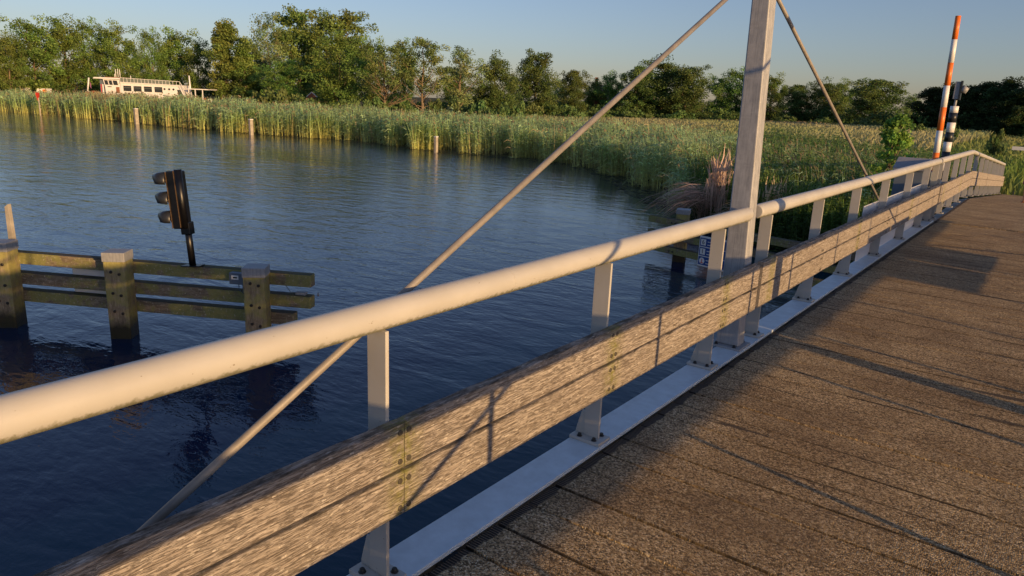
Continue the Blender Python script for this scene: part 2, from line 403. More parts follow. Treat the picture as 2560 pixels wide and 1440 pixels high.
wt = fast('water', [(-3000, -3000, 0), (3000, -3000, 0), (3000, 3000, 0), (-3000, 3000, 0)], [(0, 1, 2, 3)], MAT['water']); tag(wt, kind='structure')

# path beyond the ramp
def pathx(y): return 1.75 + .012*max(0, y-37)**1.6
PV = []; PQ = []
ys = np.linspace(37, 75, 30)
for i, y in enumerate(ys):
    for s_ in (-1.6, 1.6): PV.append((pathx(y)+s_, y, max(.44, gz(pathx(y)+s_, y)+.04)))
for i in range(len(ys)-1): PQ.append((2*i, 2*i+1, 2*i+3, 2*i+2))
tag(fast('path', PV, PQ, MAT['asphalt']), kind='structure')

# ================================================================= BRIDGE
YA, YE, YK, YR = -7.0, 16.55, 22.45, 37.0          # near end, leaf end, crest, ramp foot
DZ = 1.43
BX = 2.87                                           # lateral distance of the other railing
br = empty('bridge', (0, 0, 1.4)); tag(br, 'narrow bridge with brown gritty plank deck and blue-grey steel edge', 'bridge')
mb = MB(); y = YA; i = 0
r2 = random.Random(4)
while y < YE-.2:
    dz = r2.uniform(-.0018, .0018); gp = r2.choice([.004, .005, .008, .014, .022])
    e0 = .105 + r2.uniform(-.006, .006)
    mb.box(e0, BX-.10, y+gp/2, y+.25-gp/2, DZ-.045, DZ+dz); y += .25
pl = mb.build('deck', MAT['deck'], br, (0, 0, -1.4), bevel=.004, seg=2)
for X in (0, BX):
    s_ = 1 if X == 0 else -1
    mb = MB().box(X-.115, X+.095 if X == 0 else X+.115, YA, YE, 1.435, 1.46) if X == 0 else MB().box(X-.095, X+.115, YA, YE, 1.435, 1.46)
    fl = mb.build('edge_flange', MAT['steel'], br, (0, 0, -1.4), bevel=.003)
    MB().box(X-.012, X+.012, YA, YE, 1.08, 1.434).box(X-.11, X+.09, YA, YE, 1.055, 1.079).each('girder_plate', MAT['girder'], br, (0, 0, -1.4))
mb = MB()
for y in np.arange(-6.5, 16.5, 1.74): mb.box(.02, BX-.02, y-.05, y+.05, 1.2, 1.384)
mb.each('cross_beam', MAT['girder'], br, (0, 0, -1.4))

ap = empty('bridge_approach', (0, YE, 1.4)); tag(ap, 'sloping end span of the bridge leading down to the far bank', 'bridge ramp')
mb = MB(); y = YE+.06; r2 = random.Random(5)
def rampz(y): return DZ if y <= YK else DZ - (y-YK)*(DZ-.44)/(YR-YK)
while y < YR-.1:
    gp = .006; z0 = rampz(y); z1 = rampz(y+.25)
    x0, x1 = .10, BX-.1
    mb.quadbox([(x0, y+gp/2, z0-.045), (x1, y+gp/2, z0-.045), (x1, y+.25-gp/2, z1-.045), (x0, y+.25-gp/2, z1-.045),
                (x0, y+gp/2, z0), (x1, y+gp/2, z0), (x1, y+.25-gp/2, z1), (x0, y+.25-gp/2, z1)]); y += .25
mb.build('deck', MAT['deck'], ap, (0, -YE, -1.4))
mb = MB()
mb.box(-.3, BX+.3, YE+.12, YE+.5, -1.5, 1.37)
for a, b in ((YE+.5, YK), (YK, YR-.2)):
    for X in (-.1, BX-.1):
        mb.quadbox([(X, a, -.5), (X+.2, a, -.5), (X+.2, b, -.5), (X, b, -.5), (X, a, rampz(a)-.05), (X+.2, a, rampz(a)-.05), (X+.2, b, rampz(b)-.05), (X, b, rampz(b)-.05)])
mb.build('abutment_wall', MAT['concrete'], ap, (0, -YE, -1.4))

BOARD_Z = (1.79, 1.987, 1.999, 2.20)
def board_mesh(x0, x1, ya, yb, za, zb, stains, rampf=None, seg=None):
    """one plank as a subdivided box with a 'stain' layer near the joints and a gently uneven top edge"""
    n = seg or max(2, int((yb-ya)/.06)); V = []; st = []
    rr = random.Random(int(ya*100+za*1000)); ph = rr.uniform(0, 6)
    for i in range(n+1):
        y = ya+(yb-ya)*i/n; dz = rampf(y) if rampf else 0
        wv = .0016*math.sin(y*7+ph)+.001*math.sin(y*23+ph)
        c = .006
        prof = [(x0, za+c), (x0+c, za), (x1-c, za), (x1, za+c), (x1, zb-c), (x1-c*.8, zb-c*.3), (x0+c, zb), (x0, zb-c)]
        for (x, z) in prof:
            V.append((x, y, z+dz+(wv if z > (za+zb)/2 else wv*.3)))
            st.append(max([math.exp(-((y-s)/.07)**2) for s in stains] + [0]))
    m = 8; F = []
    for i in range(n):
        for j in range(m):
            a = i*m+j; b = i*m+(j+1) % m; F.append((a, b, b+m, a+m))
    me = bpy.data.meshes.new('timber_board'); me.from_pydata(V, [], F+[tuple(range(m))[::-1], tuple(n*m+j for j in range(m))]); me.update()
    at = me.attributes.new('stain', 'FLOAT', 'POINT'); at.data.foreach_set('value', st)
    me.materials.append(MAT['board']); return me

def bolt(mbx, p, axis, r=.013, h=.012, n=6):
    p = Vector(p); a = Vector(axis); mbx.tube([p, p+a*.003, p+a*.0032, p+a*h*.9, p+a*h], [r*1.45, r*1.45, r, r*.95, r*.8], 8); return mbx

def railing(name, label, X, posts, tubes, boards, dirs=1, z_board=BOARD_Z, panels=(), plates=True, jz=None, bolts_at=()):
    """dirs=+1: boards on the +X side (deck to the right), -1: mirrored"""
    rt = empty(name, (X, posts[0], 1.46)); tag(rt, label, 'railing')
    O = (-X, -posts[0], -1.46); s = dirs
    hz = jz or (lambda y: 0.0)
    for pts in tubes:
        P = [(X, y, 2.625+hz(y)) for y in pts]
        # rounded ends
        a, b = pts[0], pts[-1]; zz = lambda y: 2.625+hz(y)
        ext = [(X, a, zz(a)), (X, a+.006, zz(a)), (X, a+.02, zz(a))] + [(X, y, zz(y)) for y in pts[1:-1]] + [(X, b-.02, zz(b)), (X, b-.006, zz(b)), (X, b, zz(b))]
        rad = [.049, .057, .06] + [.06]*(len(pts)-2) + [.06, .057, .049]
        MB().tube(ext, rad, 40).build('handrail', MAT['paint'], rt, O)
    for yj in ((2.62, 10.35, -1.2) if plates and not jz else ()):
        MB().tube([(X, yj-.004, 2.625), (X, yj, 2.625), (X, yj+.004, 2.625)], [.0603, .0618, .0603], 40).build('weld_ring', MAT['paint'], rt, O)
    for y in posts:
        d = hz(y)
        p = MB().box(X-.055, X+.05, y-.009, y+.009, 1.482+d, 2.572+d).build('post', MAT['paint'], rt, O, bevel=.002)
        w_ = MB().box(X-.035, X+.03, y-.012, y+.012, 2.560+d, 2.576+d)
        g_ = MB()
        if s > 0: g_.prism([(X-.056, 1.483+d), (X-.112, 1.483+d), (X-.112, 1.500+d), (X-.075, 1.635+d), (X-.056, 1.635+d)], 1, y-.005, y+.005)
        else: g_.prism([(X+.051, 1.483+d), (X+.112, 1.483+d), (X+.112, 1.500+d), (X+.075, 1.635+d), (X+.051, 1.635+d)], 1, y-.005, y+.005)
        g_.build('gusset', MAT['paint'], p, (0, 0, 0))
        if plates:
            bp = MB().box(X-.118, X+.09, y-.07, y+.07, 1.4605+d, 1.4815+d).build('base_plate', MAT['paint'], p, (0, 0, 0), bevel=.003)
            bm_ = MB()
            for bx_ in (-.05, .052):
                for by_ in (-.045, .045): bolt(bm_, (X+bx_-.01, y+by_, 1.4815+d), (0, 0, 1), .012, .018)
            bm_.each('bolt', MAT['bolt'], p, (0, 0, 0))
    xa, xb = (X+.053, X+.105) if s > 0 else (X-.105, X-.053)
    for (ya, yb, stains) in boards:
        for za, zb in ((z_board[0], z_board[1]), (z_board[2], z_board[3])):
            me = board_mesh(xa, xb, ya, yb, za, zb, stains, jz)
            o = bpy.data.objects.new('timber_board', me); C.objects.link(o); o.parent = rt; o.location = O
            bm_ = MB(); got = False
            for y in bolts_at:
                if ya+.01 < y < yb-.01 or abs(y-ya) < .07 or abs(y-yb) < .07:
                    for yy in (y-.024, y+.024):
                        if ya < yy < yb:
                            xf = xb if s > 0 else xa
                            for z in (za+.035, zb-.04):
                                bm_.cyl((xf-.001*s, yy, z+hz(yy)), (xf+.004*s, yy, z+hz(yy)), .0135, .011, n=14); got = True
            if got: bm_.each('bolt', MAT['zinc'], o, (0, 0, 0))
    for (ya, yb, za, zb, xo) in panels:
        MB().box(X+xo-.004, X+xo+.004, ya, yb, za, zb).build('panel', MAT['panel'], rt, O, bevel=.001)
    return rt

posts1 = [-3.36, -1.63, .09, 1.82, 3.55, 5.27, 6.36, 8.03, 9.73, 11.5, 13.42, 15.2, 16.3]
P1 = railing('bridge_railing', 'long white tube handrail on flat posts with weathered timber boards beside the water', 0.0,
        posts1, [[-3.7, -1, 1, 3.5, 5.84], [6.06, 8, 12, 16.5]],
        [(-3.7, 1.857, [1.85]), (1.861, 6.02, [1.86, 3.55, 5.3]), (6.10, 16.5, [6.36, 9.7, 13.4])],
        panels=[(10.65, 15.7, 1.475, 2.25, -.075)], bolts_at=[1.86, 3.55, 5.27, 8.03, 9.73, 11.5, 13.42, 15.2])
def hz2(y): return 0.0 if y <= YK else -(y-YK)*(DZ-.44)/(YR-YK)
posts2 = [16.85, 17.9, 19.4, 20.8, 22.3, 23.9, 25.7, 27.3, 28.9, 30.6, 32.3, 34, 35.4]
railing('approach_railing', 'white railing at the far end of the bridge, bending down the ramp', 0.0,
        posts2, [[16.72, 18, 20, 22.3, 22.6, 24, 26, 27.2], [27.35, 29, 32, 35.5]],
        [(16.7, 22.40, [17.2, 20]), (22.44, 27.25, []), (27.34, 35.5, [])], jz=hz2, bolts_at=[], z_board=(1.76, 1.955, 1.96, 2.15))
railing('opposite_railing', 'white tube railing with timber boards along the other edge of the bridge, outside the view', BX,
        posts1, [[-3.7, -1, 1, 3.5, 5.84], [6.06, 8, 12, 16.5]],
        [(-3.7, 1.857, []), (1.861, 6.02, []), (6.10, 16.5, [])], dirs=-1, z_board=(1.79, 1.99, 2.0, 2.20),
        panels=[(9.75, 11.2, 1.655, 2.3, .075), (11.26, 12.75, 1.655, 2.3, .075)])

def mast(name, label, X, s):
    mt = empty(name, (X, 5.93, 1.46)); tag(mt, label, 'bridge mast'); O = (-X, -5.93, -1.46)
    ya, yb = 5.865, 6.02
    xl = lambda z: -.150 - (z-1.7)*.012; xr = lambda z: .052 - max(0, z-1.7)*.034
    def pts(z): return [(X+s*xl(z), ya), (X+s*xr(z), ya), (X+s*xr(z), yb), (X+s*xl(z), yb)]
    z0, z1 = 1.479, 4.75
    lo = [(a, b, z0) for a, b in pts(z0)]; hi = [(a, b, z1) for a, b in pts(z1)]
    MB().quadbox(lo+hi).build('column', MAT['galv'], mt, O, bevel=.012, seg=3)
    MB().box(X-.19 if s > 0 else X-.09, X+.09 if s > 0 else X+.19, ya-.055, yb+.055, 1.461, 1.4785).build('base_plate', MAT['galv'], mt, O, bevel=.002)
    b_ = MB()
    for x in (-.13, .03):
        for y in (ya-.03, yb+.03): bolt(b_, (X+s*x, y, 1.4785), (0, 0, 1), .013, .02)
    b_.each('bolt', MAT['bolt'], mt, O)
    xr_ = X - s*.105
    MB().tube([(xr_, -.45, 1.40), (xr_, 2.4, 2.82), (xr_, 5.90, 4.555)], .0165, 16).build('stay_rod', MAT['rod'], mt, O)
    MB().tube([(xr_, 5.98, 4.43), (xr_, 9.5, 3.1), (xr_, 13.6, 1.55)], .017, 16).build('stay_rod', MAT['rod'], mt, O)
    return mt
mast('bridge_mast', 'tall grey galvanised steel mast rising through the white railing, with two stay rods', 0.0, 1)
mast('opposite_mast', 'grey steel mast with stay rods on the other edge of the bridge, outside the view', BX, -1)

# barrier, housing, signal post at the far end
bar = empty('barrier', (-.35, 17.2, 1.0)); tag(bar, 'raised orange and white striped barrier pole standing on a blue-grey drive box', 'barrier')
O = (.35, -17.2, -1.0)
MB().box(-.62, -.13, 15.75, 16.45, .9, 2.45).build('drive_box', MAT['housing'], bar, O, bevel=.01)
MB().prism([(15.70, 2.452), (16.50, 2.452), (16.50, 2.66), (16.1, 2.68), (15.70, 2.50)], 0, -.66, -.09).build('drive_box_lid', MAT['cap'], bar, O, bevel=.01)
MB().box(-.42, -.10, 16.6, 17.4, 1.2, 2.4).build('pivot_bracket', MAT['housing'], bar, O, bevel=.01)
a = Vector((-.15, 17.2, 2.2)); b = Vector((-.222, 17.2, 5.40)); nB = 7
zb = [2.2, 2.76, 3.20, 3.66, 4.08, 4.52, 4.96, 5.40]
for i in range(7):
    p0 = a.lerp(b, (zb[i]-2.2)/3.2); p1 = a.lerp(b, (zb[i+1]-2.2)/3.2)
    rr0 = .062 - .012*i/7; rr1 = .062 - .012*(i+1)/7
    MB().cyl(p0, p1, rr0, rr1, n=20).build('stripe', MAT['orange'] if i % 2 == 0 else MAT['white'], bar, O)
sp = empty('signal_post', (-.49, 21.5, .3)); tag(sp, 'black and white banded post carrying a grey signal lamp box, behind the barrier', 'signal post')
O = (.49, -21.5, -.3)
zz = 3.75; i = 0
while zz > .4:
    z0 = zz - (.16 if i == 0 else .24)
    MB().cyl((-.49, 21.5, z0), (-.49, 21.5, zz), .095, n=20).build('band', MAT['white'] if i % 2 == 0 else MAT['blackband'], sp, O); zz = z0; i += 1
MB().cyl((-.49, 21.5, 3.75), (-.49, 21.5, 4.0), .03, n=10).build('neck', MAT['galv'], sp, O)
lb = MB().box(-.56, -.44, 21.40, 21.52, 3.92, 4.34).build('lamp_box', MAT['cap'], sp, O, bevel=.008)
MB().box(-.439, -.40, 21.38, 21.56, 3.90, 4.36).build('backing_board', MAT['blackband'], sp, O)
MB().tube([(-.40, 21.47, 4.16), (-.34, 21.47, 4.15), (-.28, 21.47, 4.12)], [.09, .085, .07], 14).build('hood', MAT['cap'], sp, O)

# ================================================================= TIMBER FENDERS
def pile(parent, x, y, top, side=.30, rz=0, tint='pile', bolts=((0,),), name='post'):
    p = MB().box(-side/2, side/2, -side/2, side/2, -2-0, top-.10).build('post', MAT[tint], parent, (0, 0, 0), bevel=.015)
    return p
fd = Vector((2.476, 1.34, 0)).normalized(); fa = math.atan2(fd.y, fd.x)
fe = empty('timber_fender', (-8.129, 4.457, 0), fa); tag(fe, 'mossy timber fender of capped square posts and three long beams, below the handrail', 'fender')
def floc(t): return t      # local x along the fender
for t, top in ((-1.80, 1.24), (0, 1.23), (2.03, 1.17)):
    p = MB().box(-.14, .14, -.14, .14, -2, top-.12).build('post', MAT['pile'], fe, (t, 0, 0), R(0), bevel=.012)
    p.rotation_euler = (0, 0, R(14)); 
    MB().box(-.15, .15, -.15, .15, top-.13, top).build('cap', MAT['cap'], p, (0, 0, 0), bevel=.008)
    bm_ = MB()
    for z in (.96, .66, .40):
        for x in (-.045, .06):
            bm_.tube([(x, -.139, z-.03*(x > 0)), (x, -.15, z-.03*(x > 0)), (x, -.1502, z-.03*(x > 0)), (x, -.160, z-.03*(x > 0))], [.022, .02, .012, .011], 10)
    bm_.each('bolt', MAT['bolt'], p, (0, 0, 0))
for zc, x1 in ((.965, 2.72), (.665, 2.71), (.405, 2.45)):
    for xa, xb in ((-6.3, -.12), (-.08, x1)):
        MB().box(xa, xb, .165, .32, zc-.085, zc+.085).build('beam', MAT['beam'], fe, (0, 0, 0), bevel=.01)
MB().box(-1.0, -.40, .325, .345, .36, .93).build('board', MAT['panel'], fe)
MB().prism([(-2.03, .5), (-1.93, .5), (-1.955, 1.70), (-2.01, 1.66)], 1, .36, .42).build('thin_stake', MAT['stake'], fe)

tl = empty('signal_light', (-7.32, 5.085, 1.05), fa); tag(tl, 'black three-lamp shipping signal with hoods on a short pole on the fender beam', 'signal light')
MB().box(-.14, .14, -.07, .07, 0.003, .018).build('foot_plate', MAT['black'], tl)
MB().cyl((0, 0, .018), (0, 0, .60), .045, n=24).build('pole', MAT['black'], tl)
MB().box(-.07, .065, -.06, .06, .45, .62).build('clamp', MAT['black'], tl, bevel=.01)
tl.rotation_euler = (0, R(-4), fa)
# housing: lamps face along -x (down the river side)
hs = MB().box(-.17, .03, -.075, .075, .53, 1.31).build('housing', MAT['black'], tl, bevel=.02, seg=3)
hs2 = MB().cyl((.0, -.045, .54), (.0, -.045, 1.33), .05, n=20).build('rear_tube', MAT['black'], tl)
MB().box(-.172, -.162, -.081, -.070, .54, 1.30).build('edge_trim', MAT['trim'], tl)
MB().box(-.05, -.042, -.086, -.0755, .55, 1.32).build('edge_trim', MAT['trim'], tl)
for z in (.66, .92, 1.18):
    MB().cyl((-.171, 0, z), (-.18, 0, z), .085, n=20).build('lens', MAT['lens'], tl)
    # cowl: half cone open below
    m_ = MB(); n_ = 14; k = 0
    for i in range(n_+1):
        t_ = math.pi*(-.12+1.24*i/n_)
        for x, r_ in ((-.17, .118), (-.32, .112), (-.39, .088)):
            m_.v.append((x + (.05*(1-math.sin(max(0, min(math.pi, t_)))) if x < -.2 else 0), r_*math.cos(t_), z+r_*math.sin(t_)))
    for i in range(n_):
        for j in range(2):
            a_ = i*3+j; m_.f.append([a_, a_+3, a_+4, a_+1]); m_.sm.append(True)
    o = m_.build('hood', MAT['hood'], tl); so_ = o.modifiers.new('thick', 'SOLIDIFY'); so_.thickness = .006
jb = MB().box(-.11, .11, -.05, .05, 0, .16).build('junction_box', MAT['housing'], None, (-6.677, 5.366, .87), fa, bevel=.008)
tag(jb, 'small dark junction box with a white label on the top fender beam', 'junction box')
MB().box(-.07, .03, -.0535, -.0505, .07, .13).build('label_plate', MAT['white'], jb)
MB().box(-.05, .012, -.055, -.0536, .088, .108).build('label_print', MAT['blackband'], jb)
c_ = MB().tube([(.06, 0, 0), (.065, -.01, -.10), (.12, .02, -.17)], .006, 6).tube([(.0, 0, 0), (.01, -.01, -.08), (.06, .03, -.15)], .006, 6).each('cable', MAT['cable'], jb)
sn = MB().box(-.07, .07, -.04, .04, 0, .04).build('sensor', MAT['cap'], None, (-6.0, 5.885, .752), fa, bevel=.004)
tag(sn, 'small grey sensor with thin cables on the end of the middle fender beam', 'sensor')
MB().tube([(-.07, 0, .02), (-.16, -.01, .03), (-.24, .0, .14), (-.27, .02, .22)], .005, 6).build('cable', MAT['cable'], sn)
MB().cyl((.24, 0, -.001), (.24, 0, .05), .012, n=8).build('pin', MAT['cap'], sn)

ff = empty('far_fender', (-4.72, 15.38, 0), math.atan2(-.79, 3.53)); tag(ff, 'dark timber fender with one capped post near the reeds, behind the mast', 'fender')
for t in (0,):
    p = MB().box(-.14, .14, -.14, .14, -2, 1.12).build('post', MAT['pile'], ff, (t, 0, 0), bevel=.012); p.rotation_euler = (0, 0, R(30))
    MB().box(-.15, .15, -.15, .15, 1.10, 1.21).build('cap', MAT['cap'], p, bevel=.008)
for zc in (.92, .60, .27):
    b_ = MB().box(-.72, 4.6, -.33, -.18, zc-.075, zc+.075).build('beam', MAT['beam'], ff, bevel=.01)
    bb = MB()
    for x in (-.05, .05): bb.cyl((x, -.331, zc-.01), (x, -.345, zc-.01), .02, n=10)
    bb.each('bolt', MAT['bolt'], b_)
sg = empty('water_sign', (-3.60, 14.54, .17), math.atan2(-.79, 3.53)); sg.scale = (.84, .84, .84); tag(sg, 'blue sign with three rows of white symbols hanging on the far fender', 'sign')
MB().box(-.42, .42, -.02, 0, -.02, .76).build('backing', MAT['white'], sg, bevel=.004)
for k, z in enumerate((.50, .26, .02)):
    MB().box(-.40, .40, -.026, -.0205, z, z+.215).build('blue_row', MAT['signblue'], sg)
    if k < 2: MB().box(-.37, -.22, -.030, -.0265, z+.03, z+.185).build('symbol', MAT['white'], sg)
    else:
        MB().cyl((-.29, -.0265, z+.107), (-.29, -.030, z+.107), .08, n=24).build('symbol', MAT['white'], sg)
        MB().box(-.30, -.28, -.033, -.0305, z+.06, z+.15).box(-.33, -.25, -.033, -.0305, z+.05, z+.07).each('figure', MAT['red'], sg)
    for zz_ in (z+.125, z+.045): MB().box(-.17, .28 if zz_ > z+.1 else .12, -.030, -.0265, zz_, zz_+.018).build('text_line', MAT['white'], sg)
def text(body, size, mat, parent, loc, rot):
    cu = bpy.data.curves.new('text', 'FONT'); cu.body = body; cu.size = size; cu.extrude = .001; cu.align_x = 'CENTER'; cu.align_y = 'CENTER'
    o = bpy.data.objects.new('tmp', cu); C.objects.link(o); bpy.context.view_layer.update()
    me = bpy.data.meshes.new_from_object(o.evaluated_get(bpy.context.evaluated_depsgraph_get())); bpy.data.objects.remove(o)
    me.materials.clear(); me.materials.append(mat); q = bpy.data.objects.new('number', me); C.objects.link(q); q.parent = parent; q.location = loc; q.rotation_euler = rot; return q
text('6', .16, MAT['blackband'], sg, (-.295, -.032, .607), (R(90), 0, 0))
text('1', .16, MAT['blackband'], sg, (-.295, -.032, .367), (R(90), 0, 0))

# stakes in the water
for i, (x, y, h, lb_) in enumerate([(-64.6, 32.1, 1.38, 'short pale stake in the water in front of the reeds, below the white ship'),
                          (-48.6, 33.1, 1.22, 'middle one of the three pale stakes standing in the water'),
                          (-30.1, 34.2, 1.03, 'pale stake in the water nearest the bridge, just left of the long leaning rod')]):
    s_ = empty('mooring_stake', (x, y, 0)); tag(s_, lb_, 'stake', 'pale stakes standing along the reed edge')
    wd = .30 if i == 0 else .26 if i == 1 else .20
    MB().box(-wd/2, wd/2, -wd/2, wd/2, -1.5, h-.06).build('shaft', MAT['stake'], s_, bevel=.02)
    MB().box(-wd/2-.01, wd/2+.01, -wd/2-.01, wd/2+.01, h-.06, h).build('cap', MAT['white'], s_, bevel=.01)
s_ = empty('red_marker', (-80.8, 30.4, 0), R(-40)); tag(s_, 'red pointed marker sign on a thin white pole at the reed edge', 'sign')
MB().cyl((0, 0, -1), (0, 0, 1.75), .06, n=10).build('pole', MAT['stake'], s_)
MB().prism([(-.42, 2.25), (.42, 2.25), (.42, 2.0), (.12, 1.5), (-.12, 1.5), (-.42, 2.0)], 1, -.07, -.03).build('sign_plate', MAT['red'], s_)

# ================================================================= SHIP
A_ = Vector((-106.7, 46.0, 0)); B_ = Vector((-94.0, 57.7, 0)); dirv = B_-A_; LEN = 20.6
k_ = dirv.length
sh = empty('passenger_ship', A_-dirv.normalized()*.95+Vector((0, 0, -.02)), math.atan2(dirv.y, dirv.x)); tag(sh, 'white passenger ship with a wheelhouse and long row of windows, moored behind the reeds', 'ship')
SC = k_/322.0*.965     # metres per photo pixel along the ship
def X_(px): return (px-218)*SC
def mbx(a, b, y0, y1, z0, z1): return MB().box(X_(a), X_(b), y0, y1, z0, z1)
W = 4.6
hull = MB(); hp = [(218, 2.25), (228, 1.95), (262, 1.72), (320, 1.62), (420, 1.55), (480, 1.6), (530, 1.75), (543, 1.95)]
sec = []
for (px, zt) in hp:
    t_ = (px-218)/325; half = W/2*min(1, 4.5*t_+.25)*min(1, (1-t_)*5+.12)
    sec.append([(X_(px)+(.3 if px == 218 else 0), W/2-half*.8, -.6), (X_(px), W/2-half, zt), (X_(px), W/2+half, zt), (X_(px)+(.3 if px == 218 else 0), W/2+half*.8, -.6)])
for s_ in sec: hull.v += s_
for i in range(len(sec)-1):
    for j in range(4):
        a_ = i*4+j; b_ = i*4+(j+1) % 4; hull.f.append([a_, b_, b_+4, a_+4]); hull.sm.append(False)
hull.f.append([0, 1, 2, 3]); hull.sm.append(False); hull.f.append([(len(sec)-1)*4+j for j in range(4)]); hull.sm.append(False)
hull.build('hull', MAT['shipwhite'], sh)
mbx(228, 264, .5, .9, 1.75, 2.2).build('bench', MAT['wood'], sh); mbx(234, 246, 1.6, 2.2, 1.75, 2.35).build('bench', MAT['wood'], sh)
MB().cyl((X_(220), W/2-.3, 2.1), (X_(227), W/2-.3, 4.1), .10, n=8).build('flagstaff', MAT['shipwhite'], sh)
MB().prism([(X_(228), 2.9), (X_(231), 2.6), (X_(231), 3.3), (X_(228), 3.6)], 1, W/2-.32, W/2-.30).build('flag', MAT['purple'], sh)
# wheelhouse
wh = MB(); wh.prism([(X_(283), 1.6), (X_(281), 3.05), (X_(277), 4.0), (X_(320), 4.0), (X_(322), 3.2), (X_(322), 1.6)], 1, .25, W-.25).build('wheelhouse', MAT['shipwhite'], sh)
MB().prism([(X_(254), 4.02), (X_(323), 4.02), (X_(320), 4.22), (X_(258), 4.20)], 1, -.05, W+.05).build('wheelhouse_roof', MAT['shipwhite'], sh)
mbx(284, 318, .0, W, 4.22, 4.30).build('roof_edge', MAT['wood'], sh)
mbx(266, 281, .6, W-.6, 1.7, 4.0).build('glazed_porch', MAT['housing'], sh)
for a_, b_, m_ in ((268, 269.5, 'red'), (272, 275, 'shipwhite')): mbx(a_, b_, .57, .598, 1.9, 3.3).build('hanging_cloth', MAT[m_], sh)
for a_, b_ in ((282.5, 291), (293.5, 301.5), (304, 315)):
    MB().prism([(X_(a_), 3.25), (X_(a_-2), 3.85), (X_(b_-2), 3.85), (X_(b_), 3.25)], 1, .22, .247).build('window', MAT['glass'], sh)
mbx(288, 298, .22, .247, 2.95, 3.05).build('vent', MAT['glass'], sh)
mbx(309, 318, .22, .247, 2.2, 3.0).build('door', MAT['wood'], sh)
# saloon
z_r = lambda px: 3.52 - (px-322)*.0012
MB().prism([(X_(322), 1.55), (X_(322), 3.58), (X_(473), 3.46), (X_(484), 1.55)], 1, .15, W-.15).build('saloon', MAT['shipwhite'], sh)
MB().prism([(X_(314), 3.4), (X_(322), 3.6), (X_(322), 3.7), (X_(474), 3.58), (X_(474), 3.465), (X_(322), 3.585)], 1, .02, W-.02).build('saloon_roof', MAT['shipwhite'], sh)
for a_ in (329, 355, 381.5, 408.5):
    f_ = mbx(a_-1.5, a_+21.5, .125, .148, 2.42, 3.34).build('window', MAT['white'], sh)
    mbx(a_, a_+20, .10, .124, 2.50, 3.22).build('pane', MAT['glass'], f_)
    mbx(a_+.5, a_+19.5, .085, .099, 2.95, 3.0).build('blind', MAT['shiprail'], f_)
for a_ in (434, 446, 457): MB().cyl((X_(a_), .148, 2.98), (X_(a_), .11, 2.98), .14, n=14).build('porthole', MAT['glass'], sh)
MB().prism([(X_(466), 2.95), (X_(474), 2.95), (X_(484), 1.75), (X_(473), 1.75)], 1, .11, .147).build('dark_window', MAT['glass'], sh)
# sun deck railing (tinted glass with posts) and stair
rl = MB().prism([(X_(322), 3.62), (X_(322), 4.25), (X_(448), 4.10), (X_(448), 3.50)], 1, .12, .15).build('glass_railing', MAT['shiprail'], sh)
p_ = MB()
for a_ in list(range(322, 476, 9)): p_.box(X_(a_)-.02, X_(a_)+.02, .05, .09, 3.45, 4.22-(a_-322)*.0011)
p_.each('railing_post', MAT['shipwhite'], sh)
MB().beam((X_(322), .07, 4.25), (X_(474), .07, 4.06), .05, .05).beam((X_(474), .07, 4.06), (X_(487), .07, 3.0), .05, .05).beam((X_(473), .07, 3.45), (X_(487), .07, 1.9), .25, .10).each('handrail', MAT['shipwhite'], sh)
for a_, t_ in ((302.5, 4.75), (305.5, 5.35), (311, 5.45), (316, 5.35), (343, 4.6)): MB().cyl((X_(a_), 1, 4.2 if a_ < 320 else 3.5), (X_(a_), 1, t_), .05, n=6).build('aerial', MAT['shipwhite'], sh)
MB().cyl((X_(488), W/2, 1.6), (X_(486), W/2, 4.95), .13, .09, n=10).build('mast', MAT['shipwhite'], sh)
mbx(493, 546, .2, W-.2, 3.08, 3.2).build('awning', MAT['shipwhite'], sh)
for a_ in (494, 511, 530): mbx(a_, a_+2, .25, .4, 1.7, 3.1).build('awning_post', MAT['shipwhite'], sh)
mbx(485, 535, .9, 1.1, 1.7, 2.0).build('bench', MAT['wood'], sh)

# tents / small craft at the far left
for (x, y, m_, lb_) in [(-117.6, 42.2, 'signblue', 'small white and blue cabin boat half hidden by the reeds'), (-115.6, 44.2, 'orange', 'small white and orange cabin boat half hidden by the reeds')]:
    s_ = empty('cabin_boat', (x, y, 0), R(43)); tag(s_, lb_, 'boat')
    MB().prism([(-1.6, 1.2), (-1.2, .1), (1.3, .1), (1.6, 1.2)], 1, -.8, .8).build('hull', MAT['white'], s_)
    MB().prism([(-1.0, 1.2), (-.8, 2.3), (.5, 2.35), (.6, 1.2)], 1, -.7, .7).build('cabin', MAT['white'], s_)
    MB().prism([(-.05, 1.3), (-.05, 2.2), (.45, 2.25), (.55, 1.3)], 1, -.73, -.701).build('canopy', MAT[m_], s_)

# houses in the trees
h_ = empty('brick_house', (-70.0, 120.5, .8), R(20)); tag(h_, 'red brick house gable half hidden between trees beyond the meadow', 'house')
MB().prism([(-2.2, -.5), (2.2, -.5), (2.2, 3.0), (0, 5.9), (-2.2, 3.0)], 1, 0, 8).build('wall', MAT['redbrick'], h_)
MB().prism([(-2.6, 2.7), (0, 6.15), (2.6, 2.7), (2.45, 2.6), (0, 5.92), (-2.45, 2.6)], 1, -.2, 8.2).build('roof', MAT['tile'], h_)
MB().box(-.9, -.4, 1, 1.5, 5, 7.4).build('chimney', MAT['redbrick'], h_)
MB().box(-.5, .5, -.03, -.002, 1.2, 2.4).build('window', MAT['glass'], h_)
h_ = empty('white_house', (-64.5, 128, .8), R(25)); tag(h_, 'white house wall glimpsed between trees beyond the meadow', 'house')
MB().prism([(-2.5, -.5), (2.5, -.5), (2.5, 4.6), (0, 6.0), (-2.5, 4.6)], 1, 0, 6).build('wall', MAT['white'], h_)
